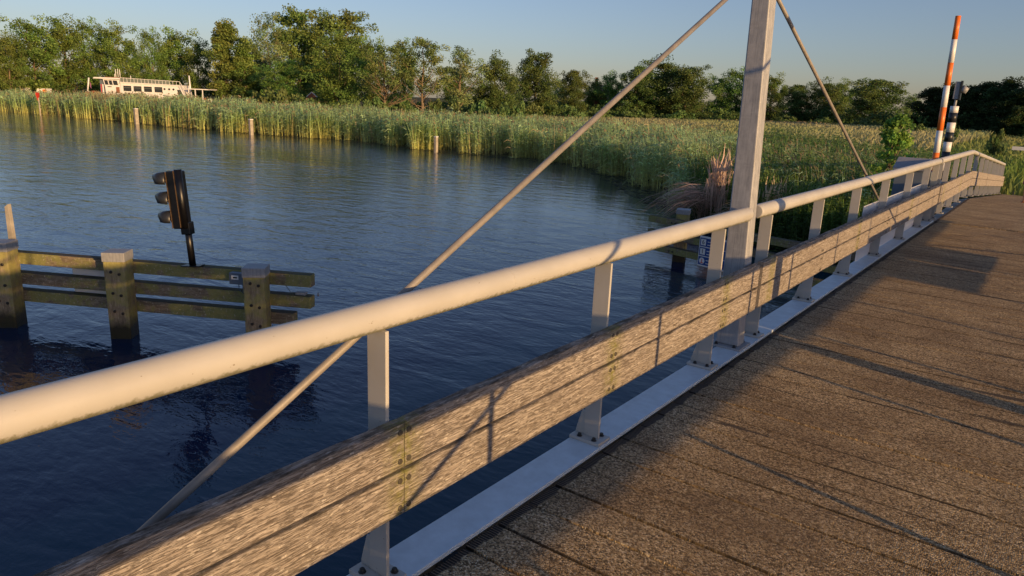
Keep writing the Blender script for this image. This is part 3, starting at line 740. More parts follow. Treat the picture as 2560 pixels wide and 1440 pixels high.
MB().prism([(-2.9, 4.4), (0, 6.2), (2.9, 4.4), (2.8, 4.25), (0, 6.02), (-2.8, 4.25)], 1, -.2, 6.2).build('roof', MAT['tile'], h_)
MB().box(-.6, .6, -.03, -.002, 1.2, 2.6).build('window', MAT['glass'], h_)
h_ = empty('red_shed', (-84.5, 66.5, .6), R(50)); tag(h_, 'tiny red and white shed wall between the tree trunks', 'shed')
MB().prism([(-.6, -.3), (.6, -.3), (.6, 2.2), (0, 2.7), (-.6, 2.2)], 1, 0, 1.5).build('wall', MAT['redbrick'], h_)
MB().prism([(-.75, 2.15), (0, 2.85), (.75, 2.15), (.7, 2.08), (0, 2.71), (-.7, 2.08)], 1, -.1, 1.6).build('roof', MAT['white'], h_)
# white boundary boards in the meadow
h_ = empty('white_gate', (.0, 46, .5)); tag(h_, 'white horizontal gate board at the right edge beyond the ramp', 'gate')
MB().box(-.40, 3.6, -.03, .03, 1.50, 1.68).build('rail', MAT['white'], h_)
for x in (.6, 3.3): MB().box(x-.06, x+.06, .032, .14, -.3, 1.6).build('post', MAT['white'], h_)
# ================================================================= PERSON (walking on the crest of the ramp, mostly past the right edge)
def skinned(name, joints, edges, mat, parent, root=0, sub=2):
    me = bpy.data.meshes.new(name); me.from_pydata([j[:3] for j in joints], edges, []); me.update(); me.materials.append(mat)
    o = bpy.data.objects.new(name, me); C.objects.link(o); o.parent = parent
    m = o.modifiers.new('skin', 'SKIN'); m.use_smooth_shade = True
    if not me.skin_vertices: 
        bm_layer = me.attributes
    for i, j in enumerate(joints):
        sv = me.skin_vertices[0].data[i]; r = j[3]; sv.radius = (r, j[4] if len(j) > 4 else r); sv.use_root = (i == root)
    s_ = o.modifiers.new('sub', 'SUBSURF'); s_.levels = sub; s_.render_levels = sub
    return o
pe = empty('person', (1.44, 23.45, rampz(23.45)), R(8)); tag(pe, 'person in a purple dress walking on the ramp crest, cut off by the right edge', 'person')
J = [(0, 0, .93, .135, .105), (0, .01, 1.10, .115, .09), (0, 0, 1.30, .15, .10), (0, .01, 1.43, .10, .075), (0, .015, 1.50, .052), (0, 0, 1.57, .062, .07), (0, -.005, 1.65, .078, .095), (0, 0, 1.72, .06, .07),
     (-.09, .0, .88, .09), (-.14, .12, .50, .056), (-.15, .12, .30, .055), (-.155, .05, .09, .034), (-.155, .06, .045, .035, .03), (-.16, .18, .03, .036, .022), (-.16, .25, .022, .026, .015),
     (.09, 0, .88, .09), (.10, -.02, .50, .056), (.10, -.14, .30, .055), (.10, -.28, .13, .034), (.10, -.30, .09, .034), (.10, -.21, .035, .034, .022), (.10, -.14, .025, .026, .015),
     (-.17, .0, 1.41, .058), (-.235, -.06, 1.14, .042), (-.25, .03, .92, .028), (-.25, .05, .86, .032, .018),
     (.17, .0, 1.41, .058), (.23, .03, 1.14, .042), (.25, .13, .93, .028), (.25, .16, .87, .032, .018)]
E_ = [(0, 1), (1, 2), (2, 3), (3, 4), (4, 5), (5, 6), (6, 7), (0, 8), (8, 9), (9, 10), (10, 11), (11, 12), (12, 13), (13, 14), (0, 15), (15, 16), (16, 17), (17, 18), (18, 19), (19, 20), (20, 21), (3, 22), (22, 23), (23, 24), (24, 25), (3, 26), (26, 27), (27, 28), (28, 29)]
for hx, hy, hz_, s_ in ((-.25, .05, .86, -1), (.25, .16, .87, 1)):      # fingers and thumb rooted in the palm
    pi_ = 25 if s_ < 0 else 29
    for q, (dy, L) in enumerate(((-.024, .068), (-.008, .076), (.008, .072), (.024, .058))):
        a = len(J); J.append((hx, hy+dy, hz_-.035, .0095)); J.append((hx-s_*.006, hy+dy+.006, hz_-.035-L*.5, .0085)); J.append((hx-s_*.02, hy+dy+.01, hz_-.035-L, .007))
        E_ += [(pi_, a), (a, a+1), (a+1, a+2)]
    a = len(J); J.append((hx-s_*.02, hy+.030, hz_-.0, .010)); J.append((hx-s_*.035, hy+.045, hz_-.04, .0085)); E_ += [(pi_, a), (a, a+1)]
a = len(J); J.append((0, .105, 1.635, .012)); E_.append((6, a))                                   # nose
for s_ in (-1, 1):
    a = len(J); J.append((s_*.085, 0, 1.64, .014, .022)); E_.append((6, a))                       # ears
skinned('body', J, E_, MAT['skin'], pe)
# dress: a lathe that follows the trunk and flares to the knee
dm = MB(); ring = 28; prof = [(1.47, .075, .07), (1.43, .17, .10), (1.36, .185, .125), (1.22, .155, .125), (1.10, .140, .120), (.98, .175, .15), (.80, .215, .20), (.62, .245, .25), (.50, .262, .285)]
for k, (z, rx, ry) in enumerate(prof):
    for i in range(ring):
        t_ = 2*math.pi*i/ring; f = 1+.05*math.sin(7*t_)*max(0, (1.0-z))*1.6; dm.v.append((rx*f*math.cos(t_), ry*f*math.sin(t_), z+.012*math.sin(3*t_)*(z < .6)))
for k in range(len(prof)-1):
    for i in range(ring):
        j = (i+1) % ring; a = k*ring; dm.f.append([a+i, a+j, a+ring+j, a+ring+i]); dm.sm.append(True)
o = dm.build('dress', MAT['purple'], pe); so_ = o.modifiers.new('thick', 'SOLIDIFY'); so_.thickness = .006
hm = MB(); hp_ = [(1.80, .01), (1.79, .055), (1.75, .092), (1.68, .105), (1.60, .100), (1.50, .085), (1.42, .05), (1.38, .01)]
for (z, r_) in hp_:
    for i in range(20): t_ = 2*math.pi*i/20; front = max(0, math.sin(t_)) if z < 1.73 else 0; hm.v.append((r_*math.cos(t_), r_*math.sin(t_)*(1-.95*front)-.015 - (.02 if z < 1.55 else 0), z))
for k in range(len(hp_)-1):
    for i in range(20): j = (i+1) % 20; a = k*20; hm.f.append([a+i, a+j, a+20+j, a+20+i]); hm.sm.append(True)
hm.build('hair', MAT['hair'], pe)
for s_ in (-1, 1): MB().cyl((s_*.03, .082, 1.655), (s_*.03, .092, 1.655), .010, n=10).build('eye', MAT['blackband'], pe)
MB().box(-.022, .022, .086, .094, 1.595, 1.604).build('mouth', MAT['red'], pe, bevel=.003)
for fx, fy, fz in ((-.16, .145, .0), (.10, -.21, .0)): MB().box(fx-.045, fx+.045, fy-.12, fy+.13, fz+.0, fz+.018).build('sandal', MAT['wood'], pe, bevel=.008)

# ================================================================= PLANTS
def ribbons(P, W, side, colr):
    """P: (N,K,3) centre lines, W: (N,K) half widths, side: (N,3) or (N,K,3) width directions, colr: (N,K,3)"""
    N, K = W.shape
    if side.ndim == 2: side = np.repeat(side[:, None, :], K, 1)
    A = P - side*W[..., None]; B = P + side*W[..., None]
    V = np.stack([A, B], 2).reshape(-1, 3); Cc = np.repeat(colr[:, :, None, :], 2, 2).reshape(-1, 3)
    base = (np.arange(N)*K*2)[:, None] + (np.arange(K-1)*2)[None, :]
    Q = np.stack([base, base+1, base+3, base+2], -1).reshape(-1, 4)
    return V, Q, Cc
class Cat:
    def __init__(s): s.V = []; s.Q = []; s.C = []; s.n = 0
    def add(s, V, Q, Cc): s.V.append(V); s.Q.append(Q+s.n); s.C.append(Cc); s.n += len(V)
    def make(s, name, mat, parent=None, loc=(0, 0, 0)):
        return fast(name, np.concatenate(s.V), np.concatenate(s.Q), mat, parent, np.concatenate(s.C), loc)
def lerp3(c0, c1, t): return c0 + (c1-c0)*t
def reeds(cat, x, y, z0, h, wd, leaves=4, dry=0.0, plume=.05, leaflen=.45, green=(.32, .42, .14), low=(.74, .62, .24), top=(.42, .55, .28), bend=.22, wind=(-.8, .35)):
    N = len(x); th = rng.uniform(0, 2*np.pi, N)
    wv = np.array(wind); ld = np.stack([np.cos(th)*.6+wv[0], np.sin(th)*.6+wv[1]], 1)
    b = bend*h*rng.uniform(.2, 1.3, N); ts = np.array([0, .35, .7, 1.0])
    P = np.zeros((N, 4, 3)); P[:, :, 0] = x[:, None] + ld[:, 0:1]*b[:, None]*ts**2.2; P[:, :, 1] = y[:, None] + ld[:, 1:2]*b[:, None]*ts**2.2
    P[:, :, 2] = z0[:, None] + h[:, None]*ts*(1-.06*ts)
    W = wd[:, None]*.5*np.array([.55, .5, .38, .12]); ph = rng.uniform(0, np.pi, N); side = np.stack([np.cos(ph), np.sin(ph), np.zeros(N)], 1)
    isdry = (rng.random(N) < dry)[:, None]; br = rng.uniform(.5, 1.4, N)[:, None]
    G = np.array(green); Lw = np.array(low); Tp = np.array(top); D = np.array((.46, .34, .20))
    gc = np.where(isdry, D, G)*br; lc = np.where(isdry, D*.9, Lw)*br; tc = np.where(isdry, D*1.15, Tp)*br
    col = np.stack([lc, lc*.55+gc*.45, gc, tc], 1); cat.add(*ribbons(P, W, side, col))
    for k in range(leaves):
        t = rng.uniform(.18, .95, N); ax = th + rng.uniform(0, 2*np.pi, N); L = leaflen*rng.uniform(.6, 1.3, N)*(h/2.2)
        base = np.stack([x + ld[:, 0]*b*t**2.2, y + ld[:, 1]*b*t**2.2, z0 + h*t*(1-.06*t)], 1)
        dx = np.stack([np.cos(ax)*.7+wv[0]*.8, np.sin(ax)*.7+wv[1]*.8], 1); dx /= np.linalg.norm(dx, axis=1)[:, None]
        up = rng.uniform(.35, .9, N); us = np.array([0, .5, 1.0])
        Pl = np.zeros((N, 3, 3)); Pl[:, :, :2] = base[:, None, :2] + dx[:, None, :]*(L[:, None]*us*.8)[..., None]
        Pl[:, :, 2] = base[:, 2:3] + L[:, None]*(up[:, None]*us - .75*us**2)
        Wl = wd[:, None]*np.array([.45, .5, .06]); sd = np.stack([-dx[:, 1], dx[:, 0], rng.uniform(-.8, .8, N)], 1)
        sd /= np.linalg.norm(sd, axis=1)[:, None]
        lc2 = lerp3(lc*.6+gc*.4, tc, np.clip(t, 0, 1)[:, None])*rng.uniform(.8, 1.25, N)[:, None]; c3 = np.stack([lc2, lc2*1.05, lc2*1.1], 1)
        cat.add(*ribbons(Pl, Wl, sd, c3))
    m = rng.random(N) < plume
    if m.any():
        n = m.sum(); tp = P[m, 3]; us = np.array([0, .5, 1.]); L = .26*h[m]/2.2; Pl = np.zeros((n, 3, 3))
        Pl[:, :, :2] = tp[:, None, :2] + ld[m][:, None, :]*(L[:, None]*us*.5)[..., None]; Pl[:, :, 2] = tp[:, 2:3]-.05 + L[:, None]*(us*.9-.35*us**2)
        cp = np.array((.22, .16, .10))*rng.uniform(.7, 1.3, n)[:, None]
        cat.add(*ribbons(Pl, wd[m][:, None]*np.array([.5, .9, .1]), side[m], np.stack([cp]*3, 1)))
def rows(n, x0, x1, d0, d1, power=1.0):
    x = rng.uniform(x0, x1, n); d = d0 + (d1-d0)*rng.random(n)**power; return x, sx(x)+d
# --- reed belt along the far bank (nobody could count it)
def clumpy(x, y, sc=1.7):
    return .5+.25*np.sin(x*sc+1.3*np.sin(y*.9))+.25*np.sin(x*sc*.37+y*1.1+2)
cat = Cat()
for (n, x0, x1, d0, d1, pw, wdt, lv) in [(6500, -150, -88, -.7, 9, 1.6, .15, 2), (9000, -90, -52, -.7, 9, 1.5, .105, 3), (8500, -54, -32, -.7, 10, 1.5, .075, 4), (9500, -33, -15, -.6, 12, 1.4, .055, 4), (5500, -16, -8.5, -.5, 10, 1.1, .04, 5)]:
    x, y = rows(n, x0, x1, d0, d1, pw); y = y - .9*np.sin(x*1.9+1.5*np.sin(x*.31))*np.clip(1-(y-sx(x))/4, 0, 1) - .5*np.sin(x*4.7)*np.clip(1-(y-sx(x))/3, 0, 1); k = clumpy(x, y)
    keep = rng.random(n) < (.12+.80*k); x, y, k = x[keep], y[keep], k[keep]; N = len(x)
    h = (1.90+.55*k+rng.normal(0, .20, N)); z0 = gz(x, y)-.05; h = np.maximum(.9, h+np.clip(-z0, 0, .6)); h = h*np.interp(x, [-120, -88, -70, -35, -15], [.80, .88, 1.0, .88, .86])
    h = h*np.where(x > -10, .82, 1)
    reeds(cat, x, y, z0, h, np.full(N, wdt)*rng.uniform(.7, 1.3, N), lv, dry=.10)
# taller dry, leaning patch in front of the ship
n = 1500; x = rng.normal(-76, 4.5, n); y = sx(x)+rng.uniform(-.3, 4, n)
reeds(cat, x, y, gz(x, y), rng.uniform(1.7, 2.7, n), np.full(n, .07), 2, dry=.85, bend=.45)
n = 500; x = rng.normal(-73.0, 1.0, n); y = sx(x)+rng.uniform(-.5, 1.5, n); reeds(cat, x, y, gz(x, y), rng.uniform(1., 1.7, n), np.full(n, .06), 2, dry=.95)
rb = cat.make('reed_bed', MAT['reed']); tag(rb, 'dense green reed belt with yellow stems standing along the far waterline', 'reeds', kind='stuff')
# --- reed field and meadow behind
cat = Cat()
for (n, x0, x1, d0, d1, pw, wdt, lv) in [(7000, -46, -8, 9, 24, 1.3, .06, 3), (4000, -100, -44, 8, 20, 1, .10, 2), (3500, -12, -1, 14, 32, 1, .05, 3)]:
    x, y = rows(n, x0, x1, d0, d1, pw); k = clumpy(x, y, .8); N = n
    h = 1.15+.35*k+rng.normal(0, .15, N); h *= np.interp(x, [-100, -60, -20, -6, 0], [1.15, 1.2, 1.0, .85, .6])
    reeds(cat, x, y, gz(x, y)-.05, h, np.full(N, wdt), lv, dry=.06, plume=.08, low=(.2, .22, .07))
rf = cat.make('reed_field', MAT['reed']); tag(rf, 'mixed green and straw reeds filling the marsh behind the waterline', 'reeds', kind='stuff')
cat = Cat()
def grasses(n, xr, yr, hr, wd, c0, c1, wind=(-.5, .2)):
    x = rng.uniform(*xr, n); y = rng.uniform(*yr, n); ok = y > sx(x)+6; x, y = x[ok], y[ok]; N = len(x)
    k = .5+.5*np.sin(x*.21+.9*np.sin(y*.13)+y*.09); cc = 1.5*lerp3(np.array(c0), np.array(c1), (k*.75+.25*rng.random(N))[:, None])*rng.uniform(.88, 1.12, N)[:, None]
    h = rng.uniform(*hr, N); th = rng.uniform(0, 2*np.pi, N); ts = np.array([0, .6, 1.]); b = h*rng.uniform(.1, .6, N)
    P = np.zeros((N, 3, 3)); P[:, :, 0] = x[:, None]+(np.cos(th)*b)[:, None]*ts**2; P[:, :, 1] = y[:, None]+(np.sin(th)*b)[:, None]*ts**2; P[:, :, 2] = gz(x, y)[:, None]-.03+h[:, None]*ts
    ph = rng.uniform(-.5, .5, N); sd = np.stack([np.cos(ph), np.sin(ph), np.zeros(N)], 1)
    cat.add(*ribbons(P, wd*np.array([.5, .45, .15])[None]*rng.uniform(.6, 1.4, N)[:, None], sd, np.stack([cc*.8, cc, cc*1.15], 1)))
grasses(26000, (-75, -6), (58, 118), (.8, 1.15), .20, (.30, .28, .15), (.24, .27, .11))
grasses(9000, (-100, -30), (112, 165), (.8, 1.2), .35, (.34, .235, .13), (.22, .19, .085))
grasses(10000, (-26, 2), (52, 112), (.45, .8), .16, (.15, .20, .055), (.22, .22, .08))
grasses(12000, (-9, 12), (36, 66), (.25, .8), .08, (.10, .17, .035), (.18, .22, .06))
grasses(5000, (-8, -1.3), (24, 44), (.3, .8), .05, (.09, .16, .03), (.16, .21, .05))
grasses(9000, (4.5, 45), (22, 110), (.4, .9), .12, (.12, .18, .045), (.24, .24, .09))
md = cat.make('meadow_grass', MAT['grass']); tag(md, 'rough meadow grass, pinkish straw far off and green nearer the bridge', 'grass', kind='stuff')
# verge grass next to the ramp
cat = Cat(); n = 9000; x = np.concatenate([rng.uniform(-3, -.15, n//3), rng.uniform(-.6, .1, n//3), rng.uniform(3.3, 7, n//3)]); y = rng.uniform(21, 52, len(x)); N = len(x)
h = rng.uniform(.12, .4, N); th = rng.uniform(0, 6.28, N); P = np.zeros((N, 3, 3)); ts = np.array([0, .6, 1.])
P[:, :, 0] = x[:, None]+(np.cos(th)*h*.4)[:, None]*ts**2; P[:, :, 1] = y[:, None]+(np.sin(th)*h*.4)[:, None]*ts**2; P[:, :, 2] = gz(x, y)[:, None]-.02+h[:, None]*ts
cc = np.array((.12, .14, .035))*rng.uniform(.7, 1.5, N)[:, None]; cc[:, 0] *= rng.uniform(.8, 1.6, N)
cat.add(*ribbons(P, .035*np.array([.5, .5, .15])[None]*rng.uniform(.6, 1.4, N)[:, None], np.stack([np.cos(th+1.5), np.sin(th+1.5), th*0], 1), np.stack([cc, cc, cc], 1)))
tag(cat.make('verge_grass', MAT['grass']), 'short grass on the verge beside the ramp', 'grass', kind='stuff')
# --- leafy bank vegetation behind the railing
cat = Cat()
def herbs(n, xr, dr, hr, lv, size, c0, c1):
    x = rng.uniform(*xr, n); y = sx(x)+rng.uniform(*dr, n); z0 = gz(x, y)-.05; h = rng.uniform(*hr, n)*(.8+.35*clumpy(x, y, 1.1)); th = rng.uniform(0, 6.28, n)
    ts = np.array([0, .5, 1.]); P = np.zeros((n, 3, 3)); b = h*.18
    P[:, :, 0] = x[:, None]+(np.cos(th)*b)[:, None]*ts**2; P[:, :, 1] = y[:, None]+(np.sin(th)*b)[:, None]*ts**2; P[:, :, 2] = z0[:, None]+h[:, None]*ts
    tint = lerp3(np.array(c0), np.array(c1), rng.random(n)[:, None])*rng.uniform(.75, 1.3, n)[:, None]
    cat.add(*ribbons(P, np.full((n, 3), .008), np.stack([np.sin(th), np.cos(th), th*0], 1), np.stack([tint]*3, 1)))
    for k in range(lv):
        t = rng.uniform(.2, 1.05, n); a = rng.uniform(0, 6.28, n); L = size*rng.uniform(.6, 1.4, n)*(1.25-.6*t)
        base = np.stack([x+np.cos(th)*b*t**2, y+np.sin(th)*b*t**2, z0+h*t], 1); d = np.stack([np.cos(a), np.sin(a)], 1); us = np.array([0, .5, 1.])
        Pl = np.zeros((n, 3, 3)); Pl[:, :, :2] = base[:, None, :2]+d[:, None]*(L[:, None]*us)[..., None]; Pl[:, :, 2] = base[:, 2:3]+L[:, None]*(.55*us-.6*us**2)*rng.uniform(.3, 1.3, n)[:, None]
        sd = np.stack([-d[:, 1], d[:, 0], rng.uniform(-.5, .5, n)], 1); c = tint*rng.uniform(.8, 1.25, n)[:, None]
        cat.add(*ribbons(Pl, L[:, None]*np.array([.04, .26, .03]), sd, np.stack([c]*3, 1)))
herbs(3200, (-11, -1.2), (.6, 9), (.8, 1.7), 13, .17, (.08, .15, .03), (.20, .27, .055))
herbs(3600, (-17, -1.5), (7, 26), (.9, 1.75), 10, .26, (.10, .18, .04), (.20, .28, .08))
herbs(500, (-7.5, -1), (-.3, 1.2), (.4, .9), 10, .14, (.045, .08, .02), (.10, .13, .03))
x = rng.uniform(-9.5, -1.2, 1500); y = sx(x)+rng.uniform(1.5, 14, 1500)
reeds(cat, x, y, gz(x, y), rng.uniform(1.2, 2.0, 1500), np.full(1500, .022), 5, dry=.2, plume=.4, low=(.25, .3, .07), green=(.18, .30, .06))
tag(cat.make('bank_vegetation', MAT['reed']), 'tangled nettles, herbs and reeds covering the bank behind the railing', 'bank plants', kind='stuff')

# --- pink-brown dry reed clump leaning over the water
def dry_clump(cx, cy, n, L0, L1, label):
    cat = Cat(); th = np.where(rng.random(n) < .6, rng.normal(R(190), .6, n), rng.uniform(0, 6.28, n)); L = rng.uniform(L0, L1, n); K = 7; ts = np.linspace(0, 1, K)
    r0 = rng.uniform(0, .5, n); sxp = r0*np.cos(th*3); syp = r0*np.sin(th*5); out = np.where(np.abs(th-R(192)) < .8, rng.uniform(.55, 1.0, n), rng.uniform(.08, .35, n))
    P = np.zeros((n, K, 3)); P[:, :, 0] = sxp[:, None]+(np.cos(th)*L*out)[:, None]*ts**1.6; P[:, :, 1] = syp[:, None]+(np.sin(th)*L*out)[:, None]*ts**1.6
    P[:, :, 2] = L[:, None]*(ts*(1.05-.25*out[:, None]) - .85*out[:, None]*ts**2.8)
    P += rng.normal(0, .012, (n, K, 3))*ts[None, :, None]*L[:, None, None]
    cc = np.array((.66, .50, .36))*rng.uniform(.6, 1.25, n)[:, None]; W = np.full(n, .010)[:, None]*np.array([.7, .9, .9, .8, 1.6, 2.2, .4])
    c = np.repeat(cc[:, None], K, 1); c[:, 4:] *= 1.25; sd = np.stack([-np.sin(th), np.cos(th), rng.uniform(-.4, .4, n)], 1)
    cat.add(*ribbons(P, W, sd, c)); return tag(cat.make('dry_reed_clump', MAT['reed'], None, (cx, cy, .15)), label, 'dry reeds', 'dry reed clumps on the bank')
dry_clump(-6.2, 21.0, 230, 1.3, 2.5, 'large pinkish dry reed clump arching over the water left of the mast')
dry_clump(-4.4, 20.4, 260, .9, 1.7, 'low dry reed clump arching down behind the handrail right of the mast')
dry_clump(-6.7, 23.4, 110, 1.7, 2.5, 'upright pale straw reed clump just behind the larger arching one')
# --- floating leaves
cat = Cat(); n = 2600; x = rng.uniform(-75, -9, n); y = sx(x)-rng.uniform(.2, 2.4, n)**1.0 - .5*np.sin(x*.4); rr = rng.uniform(.05, .13, n)
a0 = rng.uniform(0, 6.28, n); Vp = []
for k in range(4): Vp.append(np.stack([x+np.cos(a0+k*1.5708)*rr, y+np.sin(a0+k*1.5708)*rr, np.full(n, .012)], 1))
V_ = np.stack(Vp, 1).reshape(-1, 3); Q_ = np.arange(n*4).reshape(-1, 4); cc = np.repeat((np.array((.10, .10, .035))*rng.uniform(.6, 1.4, n)[:, None]), 4, 0)
cat.add(V_, Q_, cc); tag(cat.make('floating_leaves', MAT['grass']), 'floating leaves on the water at the foot of the reeds', 'water plants', kind='stuff')

# --- trees
LEAFGAIN = 1.85
def leaf_cloud(cat, centers, radii, per, size, base, var, seed):
    r = np.random.default_rng(seed); n = len(centers); tot = n*per
    c = np.repeat(np.array(centers), per, 0); rad = np.repeat(np.array(radii), per)
    d = r.normal(0, 1, (tot, 3)); d /= np.linalg.norm(d, axis=1)[:, None]; rr = r.random(tot)**.45
    p = c + d*(rad*rr)[:, None]*np.array([1, 1, .75]); s = size*r.uniform(.6, 1.5, tot)
    nrm = d*.6 + r.normal(0, .8, (tot, 3)); nrm /= np.linalg.norm(nrm, axis=1)[:, None]
    u = np.cross(nrm, r.normal(0, 1, (tot, 3))); u /= np.linalg.norm(u, axis=1)[:, None]; v = np.cross(nrm, u)
    base = np.array(base)*np.array([.88, 1.14, 1.1])*LEAFGAIN; tint = np.repeat(r.uniform(1-var, 1+var, n), per)*r.uniform(.75, 1.3, tot); yl = np.repeat(r.uniform(.85, 1.2, n), per)
    col = np.array(base)[None]*tint[:, None]; col[:, 0] *= yl
    u *= s[:, None]*.5; v *= s[:, None]*.42
    V = np.stack([p-u-v*.4, p+v, p+u+v*.3, p-v], 1).reshape(-1, 3); Q = np.arange(tot*4).reshape(-1, 4); cat.add(V, Q, np.repeat(col, 4, 0))
KIND = {  # H=10 prototypes: width, crown bottom, leaf colour, lobes, clusters per lobe, leaves per cluster, extra
 'round': dict(w=6.0, z0=1.6, col=(.105, .125, .030), lobes=13, cl=8, per=60, prof=lambda t: math.sqrt(max(.02, 1-(2*t-.95)**2))*1.0, fill=18),
 'dense': dict(w=6.2, z0=.2, col=(.075, .088, .026), lobes=18, cl=9, per=62, prof=lambda t: math.sqrt(max(.04, 1-(1.6*t-.6)**2)) if t > .35 else .95, fill=46),
 'tall': dict(w=5.0, z0=1.6, col=(.115, .120, .032), lobes=17, cl=8, per=56, prof=lambda t: .55+.45*math.sin(math.pi*min(1, t*1.05)) if t < .85 else .6, fill=18),
 'cone': dict(w=3.8, z0=.8, col=(.125, .135, .034), lobes=15, cl=8, per=60, prof=lambda t: max(.12, 1.0-.92*t) if t > .2 else .8, fill=26),
 'airy': dict(w=5.6, z0=2.4, col=(.135, .13, .055), lobes=13, cl=5, per=44, prof=lambda t: math.sqrt(max(.05, 1-(2*t-1)**2)), fill=3),
 'half': dict(w=5.2, z0=4.0, col=(.11, .12, .040), lobes=10, cl=6, per=46, prof=lambda t: .55+.45*math.sin(math.pi*t), fill=3, bare=22),
 'dark': dict(w=4.2, z0=.2, col=(.030, .040, .014), lobes=18, cl=8, per=66, prof=lambda t: 1.1 if t < .6 else max(.2, 1.1-1.9*(t-.55)), fill=70)}  # dark: shade lying over these trees is put into the leaf colour
PROTO = {}
def tree_proto(kind, seed):
    k = (kind, seed)
    if k in PROTO: return PROTO[k]
    d = KIND[kind]; rr = random.Random(hash(kind) % 1000 if False else sum(map(ord, kind))*7+seed*13)
    tr = MB(); H = 10.0; w2 = d['w']/2; nst = 6; off = [(rr.uniform(-.12, .12)*i*.35, rr.uniform(-.12, .12)*i*.35) for i in range(nst)]
    tp = [Vector((off[i][0], off[i][1], H*.86*i/(nst-1))) for i in range(nst)]; tp[0].z = -.4
    tr.tube(tp, [.23, .18, .14, .10, .06, .025], 7)
    def at(z):
        f = max(0, min(.999, z/(H*.86)))*(nst-1); i = int(f); return tp[i].lerp(tp[i+1], f-i)
    cen = []; rad = []
    for L in range(d['lobes']):
        t = (L+.5)/d['lobes']; t = min(.97, max(.03, t+rr.uniform(-.06, .06))); z = d['z0']+(H-.5-d['z0'])*t
        a = L*2.4+rr.uniform(-.5, .5); rho = w2*d['prof'](t)*rr.uniform(.55, .80); lc = Vector((rho*math.cos(a), rho*math.sin(a), z))
        lr = w2*.44*rr.uniform(.7, 1.25)
        s0 = at(max(.8, z-rho*.9-.6)); mid = s0.lerp(lc, .5)+Vector((0, 0, -.15*rho*.3)); th = .075*(1-.5*t)
        tr.tube([s0, mid, lc], [th, th*.65, th*.3], 5)
        for c in range(d['cl']):
            p = lc+Vector((rr.gauss(0, 1), rr.gauss(0, 1), rr.gauss(0, .8)))*lr*.55; cen.append(p); rad.append(.36*lr+rr.uniform(.22, .5))
            if c < 4: tr.tube([mid.lerp(lc, .4+.15*c), p], [th*.35, .012], 4)
    for f_ in range(d['fill']):
        t = rr.uniform(.02, .9); z = d['z0']+(H-1.0-d['z0'])*t; a = rr.uniform(0, 6.28); rho = w2*d['prof'](t)*rr.uniform(0, .6)
        cen.append(Vector((rho*math.cos(a), rho*math.sin(a), z))); rad.append(rr.uniform(.6, 1.0))
    for t in range(3): p = at(H*.83)+Vector((rr.uniform(-.4, .4), rr.uniform(-.4, .4), rr.uniform(.5, 1.1))); cen.append(p); rad.append(.45)
    for b in range(d.get('bare', 0)):
        z = rr.uniform(.8, 4.5); s0 = at(z); a = rr.uniform(0, 6.28); L = rr.uniform(1.6, 3.2)
        e = s0+Vector((math.cos(a)*L, math.sin(a)*L, L*rr.uniform(.3, 1.1))); m = s0.lerp(e, .5)+Vector((0, 0, -.15)); tr.tube([s0, m, e], [.06, .035, .012], 5)
        for c in range(3):
            q = m.lerp(e, c/3); tr.tube([q, q+Vector((rr.uniform(-.8, .8), rr.uniform(-.8, .8), rr.uniform(.2, .9)))], [.022, .008], 4)
    cat = Cat(); leaf_cloud(cat, [tuple(c) for c in cen], rad, int(d['per']*2.1), .17, d['col'], .34, seed+5)
    to = tr.build('trunk', MAT['bark']); co = cat.make('crown', MAT['leaf']); PROTO[k] = (to.data, co.data, d['w'])
    bpy.data.objects.remove(to); bpy.data.objects.remove(co); return PROTO[k]
def tree(i, x, y, ztop, w, kind, label, group='trees standing behind the reeds and the meadow'):
    td, cd_, w0 = tree_proto(kind, i % 3); zb = float(gz(x, y))-.05; h = ztop-zb
    o = empty('dead_topped_tree' if False else 'tree', (x, y, zb), random.uniform(0, 6.28)); s = w/w0*1.08
    for nm, dat in (('trunk', td), ('crown', cd_)):
        c = bpy.data.objects.new(nm, dat); C.objects.link(c); c.parent = o; c.scale = (s, s, h/10.1)
    return tag(o, label, 'tree', group)
